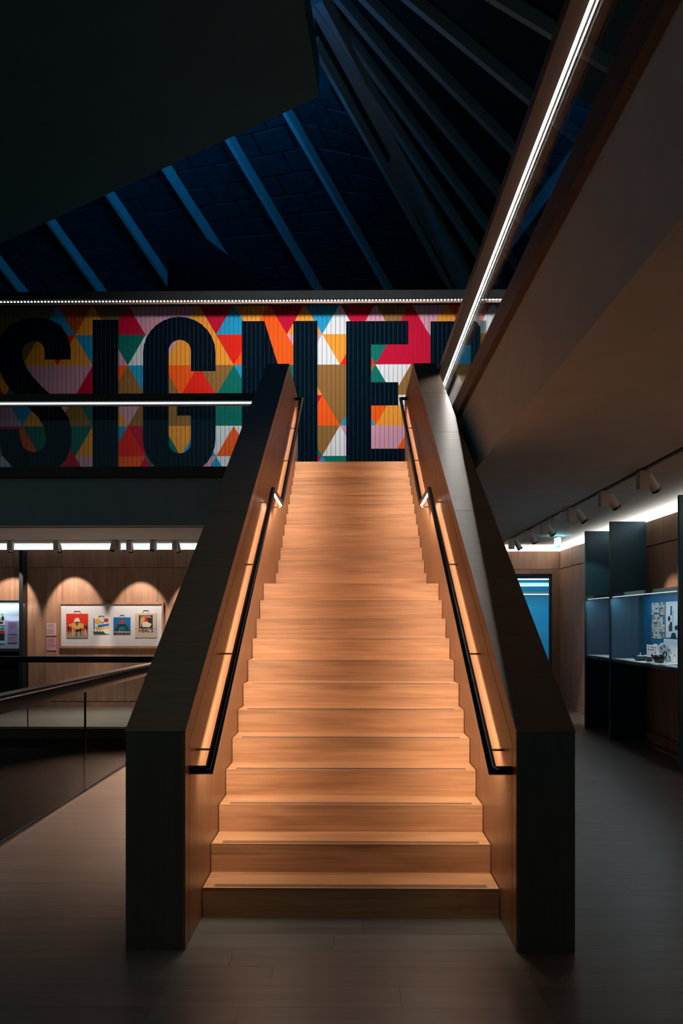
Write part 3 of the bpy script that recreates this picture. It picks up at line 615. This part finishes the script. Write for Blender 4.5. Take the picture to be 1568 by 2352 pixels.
# ================================================================== FRAMED BAGS ON THE LEFT WALL
YF = YW-.035
def rect(px0, py0, px1, py1, Y, th, mat, parent, name, **k):
    a = atY(px0, py0, Y); c = atY(px1, py1, Y); return box(name, (a.x, Y, c.z), (c.x, Y+th, a.z), mat, parent, **k)
a = atY(136, 1383, YF); c = atY(375.5, 1489, YF)
t = thing('picture_frame', ((a.x+c.x)/2, YW, c.z), 'long oak framed white board showing four printed carrier bags', 'frame'); FRM = t
fw = .042
for (q0, q1) in (((a.x, c.z), (c.x, c.z+fw)), ((a.x, a.z-fw), (c.x, a.z)), ((a.x, c.z+fw), (a.x+fw*.8, a.z-fw)), ((c.x-fw*.8, c.z+fw), (c.x, a.z-fw))): box('frame_bar', (q0[0], YF-.012, q0[1]), (q1[0], YW, q1[1]), M['wall_oak'], t)
box('mount_board', (a.x+.03, YF+.01, c.z+.03), (c.x-.03, YF+.02, a.z-.03), M['skin_board'], t)
def bag(x0, y0, x1, y1, label, back, hx, hy):
    A = atY(x0, y0, YF+.002); Cc = atY(x1, y1, YF+.002); tt = thing('carrier_bag', ((A.x+Cc.x)/2, YF+.01, Cc.z), label, 'bag', 'printed carrier bags in the long frame')
    box('body', (A.x, YF+.001, Cc.z), (Cc.x, YF+.009, A.z), back, tt)
    w = hx; xc = (A.x+Cc.x)/2; m = MB(); m.tube([(xc-w, YF+.005, A.z), (xc-w, YF+.004, A.z+hy*.7), (xc-w*.8, YF+.003, A.z+hy), (xc+w*.8, YF+.003, A.z+hy), (xc+w, YF+.004, A.z+hy*.7), (xc+w, YF+.005, A.z)], .005, 8); m.build('handle', flat('bag_handle', (150, 148, 140)), tt)
    Wd = Cc.x-A.x; Hh = A.z-Cc.z
    def pp(pts, mat, name, lay=0):
        m = MB(); m.prism([(A.x+u*Wd, YF-.0005-lay*.0006, Cc.z+v*Hh) for u, v in pts], (0, .0012, 0)); return m.build(name, mat, tt)
    return tt, pp, A, Cc
def circ(cx, cy, rx, ry, n=24, a0=0, a1=360): return [(cx+rx*math.cos(math.radians(a0+(a1-a0)*i/n)), cy+ry*math.sin(math.radians(a0+(a1-a0)*i/n))) for i in range(n+(0 if a1-a0 == 360 else 1))]
red = flat('print_red', (214, 48, 20)); cream = flat('print_cream', (205, 190, 178)); navy = flat('print_navy', (10, 45, 65)); tan = flat('print_tan', (222, 168, 92)); blue = flat('print_blue', (16, 112, 190)); yel = flat('print_yellow', (238, 178, 40)); grn = flat('print_green', (12, 80, 62)); wht = flat('print_white', (225, 222, 215)); crim = flat('print_crimson', (190, 25, 40)); char = flat('print_charcoal', (38, 42, 46)); sand = flat('print_sand', (160, 145, 130))
tt, pp, A, Cc = bag(152, 1409.5, 201.5, 1465, 'red carrier bag picturing a table, chairs and lamp, leftmost in the frame', red, .06, .05)
pp([(0, 0), (1, 0), (1, .30), (0, .24)], sand, 'print', 0)
pp([(.08, .52), (.32, .62), (.78, .60), (.94, .42), (.42, .33)], tan, 'print', 1)
for (u, v, w_) in ((.28, .06, .08), (.86, .13, .07)): pp([(u, v), (u+w_, v), (u+w_, v+.34), (u, v+.34)], tan, 'print', 1)
for (u, v) in ((.10, .14), (.46, .06), (.66, .10), (.94, .24), (.2, .22)): pp([(u, v), (u+.035, v), (u+.035, v+.3), (u, v+.3)], navy, 'print', 2)
pp([(.44, .34), (.70, .38), (.70, .28), (.46, .24)], navy, 'print', 2); pp([(.80, .55), (.95, .46), (.97, .32), (.84, .4)], navy, 'print', 2); pp([(.06, .50), (.16, .44), (.18, .28), (.08, .34)], navy, 'print', 2)
pp([(.33, .66), (.66, .66), (.58, .82), (.44, .82)], wht, 'print', 2); pp([(.46, .52), (.54, .52), (.54, .66), (.46, .66)], navy, 'print', 3)
tt, pp, A, Cc = bag(214.5, 1420, 250, 1456, 'small white carrier bag with sun, blue bar and waves, second from left in the frame', wht, .045, .045)
pp([(0, .30), (.08, .30), (.08, 1), (0, 1)], blue, 'print'); pp(circ(.26, .80, .17, .18), yel, 'print'); pp([(.70, .76), (.96, .76), (.96, .98), (.70, .98)], crim, 'print')
pp([(.28, .40), (1, .52), (1, .68), (.28, .55)], blue, 'print'); pp([(.2, .25), (1, .38), (1, .46), (.45, .38), (.2, .33)], yel, 'print'); pp(circ(.2, .40, .09, .10), cream, 'print', 2)
pp([(0, 0), (.85, 0), (.68, .1), (.62, .2), (.52, .1), (.45, .2), (.35, .1), (.26, .2), (.16, .1), (0, .24)], grn, 'print', 1); pp([(.42, .84), (.55, .70), (.72, .80), (.72, .77), (.55, .66), (.41, .81)], navy, 'print', 2)
tt, pp, A, Cc = bag(261, 1418, 299.5, 1456.5, 'blue carrier bag with a red-headed bird emblem and white wording, third in the frame', blue, .04, .045)
B3 = (tt, A, Cc)
pp([(0, 0), (1, 0), (1, .24), (0, .24)], navy, 'print'); pp([(.1, .24)]+circ(.5, .24, .40, .42, 18, 180, 0)[1:-1]+[(.9, .24), (.72, .24)]+circ(.5, .24, .22, .22, 12, 0, 180)[1:-1]+[(.28, .24)], grn, 'print', 1)
pp([(.36, .58), (.64, .58), (.75, .52), (.5, .50), (.25, .52)], navy, 'print', 2); pp(circ(.5, .72, .13, .12), red, 'print', 3); pp([(.25, .60), (.40, .66), (.40, .60)], red, 'print', 3); pp(circ(.44, .75, .018, .018, 10), navy, 'print', 4)
tt, pp, A, Cc = bag(310, 1408.5, 359.5, 1464.5, 'cream carrier bag with a dark bedroom picture above capital lettering, rightmost in the frame', cream, .05, .055)
B4 = (tt, A, Cc)
pp([(.18, .38), (.82, .38), (.82, .92), (.18, .92)], char, 'print'); pp([(.24, .56), (.46, .62), (.46, .84), (.26, .82)], tan, 'print', 1); pp([(.44, .64), (.60, .62), (.56, .84), (.46, .84)], red, 'print', 1); pp([(.34, .44), (.68, .42), (.78, .56), (.52, .66), (.32, .60)], wht, 'print', 2); pp([(.22, .86), (.78, .80), (.70, .90), (.28, .90)], sand, 'print', 1); pp([(.24, .44), (.29, .44), (.29, .62), (.24, .62)], tan, 'print', 3)
pp([(0, .36), (1, .36), (1, .367), (0, .367)], sand, 'print', 1)
def text(s, size, loc, mat, parent, width=None, name='lettering', bold=0.0):
    cu = bpy.data.curves.new('lettering', 'FONT'); cu.body = s; cu.size = size; cu.align_x = 'CENTER'; cu.extrude = .0004; cu.offset = bold; cu.resolution_u = 2
    o = bpy.data.objects.new('tmp', cu); COL.objects.link(o); bpy.context.view_layer.update()
    me = bpy.data.meshes.new_from_object(o.evaluated_get(bpy.context.evaluated_depsgraph_get())); bpy.data.objects.remove(o, do_unlink=True)
    xs_ = [v.co.x for v in me.vertices]; w = max(xs_)-min(xs_); k = (width/w) if width else 1
    for v in me.vertices: v.co = Vector((v.co.x*k, -v.co.z, v.co.y))
    me.materials.clear(); me.materials.append(mat); return link(name, me, Vector(loc), parent)
tt, A, Cc = B3; text('mothercare', .085, ((A.x+Cc.x)/2, YF-.002, Cc.z+.018), wht, tt, (Cc.x-A.x)*.92, bold=.0005)
tt, A, Cc = B4; text("HEAL'S", .085, ((A.x+Cc.x)/2, YF-.002, Cc.z+.105), char, tt, (Cc.x-A.x)*.68, bold=.001)
for (px, py, s) in ((156, 1467.5, '1'), (215.5, 1458.5, '2'), (263, 1459.5, '3'), (312.5, 1467, '4')):
    q = atY(px, py, YF); text(s, .03, (q.x, YF+.008, q.z-.01), char, FRM)
# caption cards
pk = flat('caption_pink', (214, 178, 190)); ink = flat('caption_ink', (120, 95, 105))
for (y0, y1, lab, rows, ma) in ((1431.5, 1460, 'upper pale pink caption card left of the framed bags', 11, pk), (1465, 1494, 'lower pink caption card left of the framed bags', 9, flat('caption_pink_deep', (206, 150, 170)))):
    A = atY(107, y0, YW-.012); Cc = atY(129, y1, YW-.012); t = thing('caption_card', ((A.x+Cc.x)/2, YW, Cc.z), lab, 'card')
    box('card', (A.x, YW-.012, Cc.z), (Cc.x, YW-.001, A.z), ma, t); m = MB(); hh = (A.z-Cc.z)
    for r in range(rows):
        if r in (4,): continue
        z = A.z-hh*(.10+.075*r); e = random.uniform(.72, .9)*(Cc.x-A.x)
        m.box((A.x+.018, YW-.0128, z), (A.x+e, YW-.012, z+.006))
    m.build('text_lines', ink, t, kind='stuff')

M['leftmetal'] = plain('dark_navy_powder_coat', (.010, .020, .027), .45, .0, .06)
# ================================================================== LEFT DISPLAY CABINET
YC = 15.10
t = thing('display_cabinet', (-6.9, YC+.1, 0), 'dark wall cabinet with a glowing white case, at the left edge', 'cabinet'); DC = t
xa_ = atY(43.5, 1400, YC).x; xb_ = atY(60, 1400, YC).x
box('upright_panel', (xa_+.0, YC, 0), (xa_+.075, YW, 2.965), M['leftmetal'], t, .003)
box('upright_panel', (-9.0, YC, 0), (-8.9, YW, 2.965), M['leftmetal'], t, .003)
zt_ = atY(20, 1379, YC).z; zl_ = atY(20, 1490, YC).z
box('top_rail', (-8.9, YC, zt_-.045), (xa_, YW, zt_), M['leftmetal'], t); box('shelf', (-8.9, YC, zl_-.06), (xa_, YW, zl_), M['leftmetal'], t); box('lower_panel', (-8.9, YC+.1, .1), (xa_, YC+.13, zl_-.06), M['black'], t)
box('back_panel', (-8.9, YW-.05, zl_), (xa_, YW-.03, zt_-.045), flat('case_white', (205, 212, 232)), t)
box('step_panel', (-8.9, YW-.09, zl_+.001), (xa_, YW-.05, atY(20, 1425.5, YW-.09).z), flat('case_lilac', (178, 180, 222)), t)
box('glass_front', (-8.9, YC+.02, zl_), (xa_, YC+.026, zt_-.045), M['glass'], t)
box('led_strip', (-8.9, YC+.03, zt_-.052), (xa_-.01, YC+.045, zt_-.045), M['led'], t)
area('case_light', (-7.4, YC+.05, zt_-.06), (1, 0, 0), (0, .25, -1), 2.6, .02, 9, (.82, .92, 1.0))
def card(x0, y0, x1, y1, lab, mat, cat='card', group=None, lines=0, Y=YW-.10):
    A = atY(x0, y0, Y); Cc = atY(x1, y1, Y); k = thing('caption_card' if cat == 'card' else cat, ((A.x+Cc.x)/2, Y+.01, Cc.z), lab, cat, group)
    box('card' if cat == 'card' else 'sheet', (A.x, Y, Cc.z), (Cc.x, Y+.009, A.z), mat, k)
    if lines:
        m = MB()
        for r in range(lines): z = A.z-.02-.018*r; m.box((A.x+.02, Y-.0008, z-.005), (Cc.x-.03-(.03 if r == lines-1 else 0), Y, z)); 
        m.build('text_lines', ink, k, kind='stuff')
    def q(u0, v0, u1, v1, mt, lay=0): Wd = Cc.x-A.x; Hh = A.z-Cc.z; box('print', (A.x+u0*Wd, Y-.001-lay*.0008, Cc.z+v0*Hh), (A.x+u1*Wd, Y-lay*.0008, Cc.z+v1*Hh), mt, k)
    return q
lil = flat('card_lilac', (150, 132, 190))
card(18, 1428, 39.5, 1457, 'upper lilac text card inside the glowing case at the left edge', lil, lines=7)
card(18, 1461, 39.5, 1476.5, 'lower lilac text card inside the glowing case at the left edge', lil, lines=2)
q = card(-26, 1405, 10.5, 1436, 'white booklet with a dark seated figure, upper left in the glowing case', wht, 'booklet'); q(.80, .36, .97, .62, char); q(.86, .62, .92, .72, char); q(.0, .10, .9, .26, char); q(.62, .28, .78, .5, flat('print_pale_blue', (110, 160, 200))); q(.82, .24, .93, .34, flat('print_salmon', (220, 140, 120)), 1); q(.5, .72, .56, .92, char); q(.78, .80, .92, .84, char)
q = card(-26, 1440, 10.5, 1478, 'cyan booklet with a dark red and blue picture, lower left in the glowing case', flat('print_aqua', (150, 215, 230)), 'booklet'); q(.0, .18, 1, .80, navy); q(.72, .60, .97, .78, red, 1); q(.4, .2, .66, .42, flat('print_brown', (150, 85, 40)), 1); q(.72, .22, .95, .38, flat('print_dark_brown', (60, 30, 28)), 1); q(.74, .86, .98, .96, flat('print_teal', (20, 120, 160)), 1); q(.5, .86, .68, .96, flat('print_teal', (20, 120, 160)), 1)

# ================================================================== RIGHT DISPLAY CABINET
XC = 3.55
t = thing('display_cabinet', (3.8, 10.5, 0), 'tall dark teal display cabinet with three uprights against the right oak wall', 'cabinet')
for Y in (12.32, 11.14, 8.80): up_ = box('upright_panel', (XC, Y, 0), (XR-.013, Y+.045, 3.0), M['darkmetal'], t, .003); box('lit_front_edge', (XC-.002, Y+.002, .003), (XC-.0001, Y+.043, 2.997), M['litedge'], up_)  # thin paler strip paints the light caught on each upright's edge
segs = ((11.185, 12.32), (8.845, 11.14))
for (y0, y1) in segs:
    box('top_rail', (XC+.004, y0, 1.965), (XR-.013, y1, 2.008), M['litedge'], t); box('shelf', (XC+.004, y0, 1.075), (XR-.013, y1, 1.112), M['litedge'], t)
    box('shelf_lining', (XC+.03, y0+.004, 1.112), (XR-.03, y1-.004, 1.12), M['white'], t)
    box('back_panel', (XR-.03, y0, 1.12), (XR-.013, y1, 1.965), flat('case_blue', (16, 100, 140)), t)
    box('glass_front', (XC+.012, y0+.002, 1.112), (XC+.018, y1-.002, 1.965), M['glass'], t)
    box('led_strip', (XC+.03, y0+.12, 1.957), (XC+.042, y1-.01, 1.965), M['led'], t)
    area('case_light', (XC+.05, (y0+y1)/2, 1.952), (0, 1, 0), (.35, 0, -1), y1-y0-.1, .02, 5.0*(y1-y0), (.66, .84, 1.0))
# printed cloths on the back panel
XB = XR-.032
g_ = flat('cloth_grey_green', (150, 158, 158)); dk = flat('cloth_dark', (22, 42, 52)); oc = flat('cloth_ochre', (196, 140, 84)); lt_ = flat('cloth_light', (205, 208, 212))
a = atX(1497, 1386, XB); c = atX(1527, 1474, XB); y1, y0 = a.y, c.y; z1, z0 = 1.875, 1.40
t = thing('printed_cloth', (XB, (y0+y1)/2, z0), 'cloth printed with small grey, dark and ochre squares hanging in the right case', 'textile'); box('cloth', (XB-.004, y0, z0), (XB, y1, z1), g_, t)
m = MB(); cols = [dk, oc, lt_]; m2 = {0: MB(), 1: MB(), 2: MB()}
nc, nr = 7, 15
for i in range(nc):
    for j in range(nr):
        k = random.choice([0, 0, 1, 2, 2, 2, 3])
        if k == 3: continue
        yy0 = y0+(y1-y0)*(i+.12+random.uniform(0, .12))/nc; yy1 = y0+(y1-y0)*(i+.92)/nc; zz0 = z0+(z1-z0)*(j+.12)/nr; zz1 = z0+(z1-z0)*(j+.8+random.uniform(-.2, .1))/nr
        m2[k].box((XB-.0052, yy0, zz0), (XB-.004, yy1, zz1))
for k in m2: m2[k].build('print', cols[k], t, kind='stuff')
y3, y2 = y0-.03, y0-.55
t = thing('printed_cloth', (XB, (y2+y3)/2, 1.42), 'pale cloth printed with dark abstract shapes hanging in the right case', 'textile'); box('cloth', (XB-.004, y2, 1.42), (XB, y3, 1.875), lt_, t)
def sh(pts, mat, nm='print', lay=0):
    m = MB(); m.prism([(XB-.0045-lay*.001, y3-u*.55, 1.42+v*.455) for u, v in pts], (.0012, 0, 0)); m.build(nm, mat, t)
sh([(.26, .62), (.36, .62), (.37, .88), (.29, .88)], dk); sh(circ(.2, .53, .08, .075, 14), dk); sh([(.18, .18), (.30, .18), (.30, .36), (.18, .36)], flat('cloth_olive', (70, 62, 30)), lay=1); sh([(.26, .18), (.38, .18), (.38, .44), (.26, .44)], char, lay=2)
sh([(.28, .0), (.62, .0), (.56, .14), (.36, .14)], dk); sh([(.42, .45), (.44, .45), (.44, .75), (.42, .75)], dk); sh(circ(.62, .28, .1, .07, 14), dk, lay=1); sh([(.7, .5), (.95, .45), (.9, .85), (.75, .8)], dk)
t = thing('white_board', (XB, y2+.28, 1.12), 'plain white panel standing below the pale printed cloth in the right case', 'panel'); box('panel', (XB-.03, y2, 1.12), (XB-.018, y3-.0, 1.405), lt_, t); box('foot', (XB-.05, y2+.1, 1.12), (XB-.03, y3-.1, 1.14), lt_, t)
t = thing('text_panel', (XB, 11.0, 1.30), 'blue-grey text panel on the blue back of the right case, left of the cloths', 'card'); 
a = atX(1485, 1412, XB); c = atX(1495, 1450, XB); box('card', (XB-.004, c.y, c.z), (XB, a.y, a.z), flat('card_blue', (16, 84, 128)), t); a = atX(1485, 1457, XB); c = atX(1495, 1475, XB); box('card', (XB-.004, c.y, c.z), (XB, a.y, a.z), flat('card_blue', (16, 84, 128)), t)

# ceramics on the shelf (z = 1.12)
ZC = 1.12
teal = flat('glaze_teal', (14, 62, 78), .2); blk = flat('glaze_black', (12, 20, 26), .15); ivory = flat('glaze_ivory', (206, 204, 206), .25); mint = flat('leaf_green', (38, 84, 82))
def dish(name, p, rx, ry, h, lab, outer, inner, cat='bowl', wavy=0):
    t = thing(name, p, lab, cat); m = MB(); seg = 32; n0 = 0; prof = [(.45, 0), (.62, .06), (.86, .5), (1.0, 1.0)]
    for (r, z) in prof:
        for q in range(seg):
            a = 2*PI*q/seg; wv = 1+wavy*(abs(math.cos(a))**3)*z; m.v.append((p[0]+rx*r*math.cos(a)*(1+wavy*.3*z*(abs(math.cos(a))**6)), p[1]+ry*r*math.sin(a), p[2]+h*z*wv))
    for i in range(3):
        for q in range(seg): a = i*seg+q; b2 = i*seg+(q+1) % seg; m.f.append((a, b2, b2+seg, a+seg)); m.m.append(0)
    m.f.append(tuple(range(seg))[::-1]); m.m.append(0); m.build('body', outer, t, smooth=True)
    m = MB()
    for (r, z) in ((1.0, 1.0), (.93, .98), (.78, .55), (.5, .16), (.02, .12)):
        for q in range(seg):
            a = 2*PI*q/seg; wv = 1+wavy*(abs(math.cos(a))**3)*z; m.v.append((p[0]+rx*r*math.cos(a)*(1+wavy*.3*z*(abs(math.cos(a))**6)), p[1]+ry*r*math.sin(a), p[2]+h*z*wv))
    for i in range(4):
        for q in range(seg): a = i*seg+q; b2 = i*seg+(q+1) % seg; m.f.append((a, b2, b2+seg, a+seg)); m.m.append(0)
    m.build('inside', inner, t, smooth=True); return t
p1 = atZ(1470, 1518, ZC); p1.z = ZC; tb = dish('boat_bowl', p1, .115, .07, .075, 'teal boat-shaped bowl with pale inside, left on the right case shelf', teal, ivory, wavy=.35)
m = MB(); m.lathe(p1+Vector((.0, 0, .085)), [(.001, 0), (.012, .002), (.007, .018), (.013, .03), (.001, .042)], 12); m.build('knob', ivory, tb, smooth=True)
m = MB(); m.lathe(p1+Vector((0, 0, .066)), [(.10, 0), (.08, .012), (.02, .02), (.001, .021)], 20, 1, .6); m.build('lid', ivory, tb, smooth=True)
p2 = atZ(1490, 1520, ZC); p2.z = ZC; dish('small_bowl', p2, .055, .055, .065, 'small dark bowl with pale rim, between the teal boat bowl and black teapot', blk, ivory)
p3 = atZ(1513, 1523, ZC); p3.z = ZC
tp = thing('teapot', p3, 'round black teapot with raised loop handle on the right case shelf', 'teapot')
m = MB(); m.lathe(p3, [(.045, 0), (.062, .01), (.078, .05), (.076, .085), (.062, .115), (.050, .120)], 28); m.build('body', blk, tp, smooth=True)
m = MB(); m.lathe(p3+Vector((0, 0, .118)), [(.052, 0), (.03, .014), (.008, .02), (.011, .032), (.001, .038)], 20); m.build('lid', ivory, tp, smooth=True)
m = MB(); m.tube([p3+Vector(v) for v in ((.055, 0, .10), (.072, 0, .15), (.09, 0, .165), (.105, 0, .15), (.105, 0, .11), (.075, 0, .06))], .009, 10); m.build('handle', blk, tp, smooth=True)
m = MB(); m.tube([p3+Vector(v) for v in ((-.06, 0, .06), (-.09, 0, .09), (-.105, 0, .125))], .014, 10); m.build('spout', blk, tp, smooth=True)
tp.scale = (.86, .86, .86)
tb.scale = (.85, .85, .85)
def plate(p, r, lab, tilt, mat, rot, deco=True, sx=1):
    t = thing('plate', p, lab, 'plate'); Mx = Matrix.Translation(p) @ Matrix.Rotation(rot, 4, 'Z') @ Matrix.Rotation(tilt, 4, 'X') @ Matrix.Translation((0, 0, r))
    m = MB(); seg = 36
    for (rr, d) in ((.001, .012), (.62, .010), (.68, 0), (1.0, -.012), (1.0, -.006), (.66, .008), (.60, .018), (.001, .018)):
        for q in range(seg): a = 2*PI*q/seg; m.v.append(tuple(Mx @ Vector((r*rr*sx*math.cos(a), d, r*rr*math.sin(a)))))
    for i in range(7):
        for q in range(seg): a = i*seg+q; b2 = i*seg+(q+1) % seg; m.f.append((a, b2, b2+seg, a+seg)); m.m.append(0)
    m.build('dish', mat, t, smooth=True)
    return t, Mx
p4 = Vector((3.875, 9.97, ZC))
tp4, Mx = plate(p4, .125, 'large ivory plate painted with dark leaves, leaning behind the black teapot', -.30, ivory, .62)
for i in range(6):
    a = i*PI/3+.3; c_ = Vector((.085*math.cos(a), -.0, .085*math.sin(a))); m = MB()
    dr = Vector((math.cos(a), 0, math.sin(a))); pr = Vector((-math.sin(a), 0, math.cos(a)))
    P = [Mx @ (c_+dr*(.024*math.cos(w))+pr*(.010*math.sin(w))+Vector((0, -.0135, 0))) for w in [2*PI*k/10 for k in range(10)]]
    m.prism(P, Mx.to_3x3() @ Vector((0, .004, 0))); m.build('leaf_motif', mint, tp4)
m = MB(); P = []
for k in range(16): rr = .030 if k % 2 == 0 else .009; a = 2*PI*k/16; P.append(Mx @ Vector((rr*math.cos(a), .008, rr*math.sin(a))))
m.prism(P, Mx.to_3x3() @ Vector((0, .003, 0))); m.build('star_motif', mint, tp4)
p5 = atY(1509, 1500, 10.42); p5.z = ZC; plate(p5, .112, 'small oval ivory plate leaning behind the checked tile in the right case', -.30, ivory, .1, sx=.6)
p6 = atY(1498, 1505, 10.30); p6.z = ZC
t = thing('checked_tile', p6, 'ivory rectangular dish with small coloured squares leaning beside the bowls', 'dish'); Mx = Matrix.Translation(p6) @ Matrix.Rotation(.1, 4, 'Z') @ Matrix.Rotation(-.42, 4, 'X') @ Matrix.Rotation(.16, 4, 'Y')
m = MB(); m.prism([Mx @ Vector(v) for v in ((-.065, 0, 0.012), (.065, 0, 0.012), (.065, 0, .225), (-.065, 0, .225))], Mx.to_3x3() @ Vector((0, .01, 0))); m.build('slab', ivory, t)
for i in range(4):
    for j in range(5):
        mt = random.choice([oc, red, dk, g_, teal]); u = -.055+i*.029; v = .04+j*.036; m = MB(); m.prism([Mx @ Vector(w) for w in ((u, -.001, v), (u+.017, -.001, v), (u+.017, -.001, v+.021), (u, -.001, v+.021))], Mx.to_3x3() @ Vector((0, .002, 0))); m.build('square_motif', mt, t)
p7 = atZ(1497, 1524, ZC); t = thing('booklet', (p7.x, p7.y, ZC), 'closed white booklet lying flat in front of the small bowl', 'booklet'); box('pages', (p7.x-.08, p7.y-.05, ZC), (p7.x+.06, p7.y+.03, ZC+.008), wht, t); box('cover', (p7.x-.082, p7.y-.052, ZC+.008), (p7.x+.062, p7.y+.032, ZC+.01), cream, t)
p8 = atZ(1543, 1528, ZC); t = thing('booklet', (p8.x, p8.y, ZC), 'open grey booklet lying flat beside the right-hand upright in the case', 'booklet'); box('pages', (p8.x-.12, p8.y-.10, ZC), (p8.x+.0, p8.y+.10, ZC+.008), lt_, t); box('pages', (p8.x+.003, p8.y-.10, ZC), (p8.x+.12, p8.y+.10, ZC+.01), g_, t)
p9 = atZ(1551, 1522, ZC); t = thing('caption_stand', (p9.x, p9.y, ZC), 'small leaning caption stand with a red corner beside the large plate', 'card')
Mx = Matrix.Translation((p9.x, p9.y, ZC)) @ Matrix.Rotation(-.5, 4, 'X'); m = MB(); m.prism([Mx @ Vector(v) for v in ((-.05, 0, 0.004), (.05, 0, 0.004), (.05, 0, .12), (-.05, 0, .12))], Mx.to_3x3() @ Vector((0, .006, 0))); m.build('card', wht, t)
m = MB(); m.prism([Mx @ Vector(v) for v in ((.0, -.001, .08), (.045, -.001, .08), (.045, -.001, .112), (.0, -.001, .112))], Mx.to_3x3() @ Vector((0, .001, 0))); m.build('red_print', red, t)
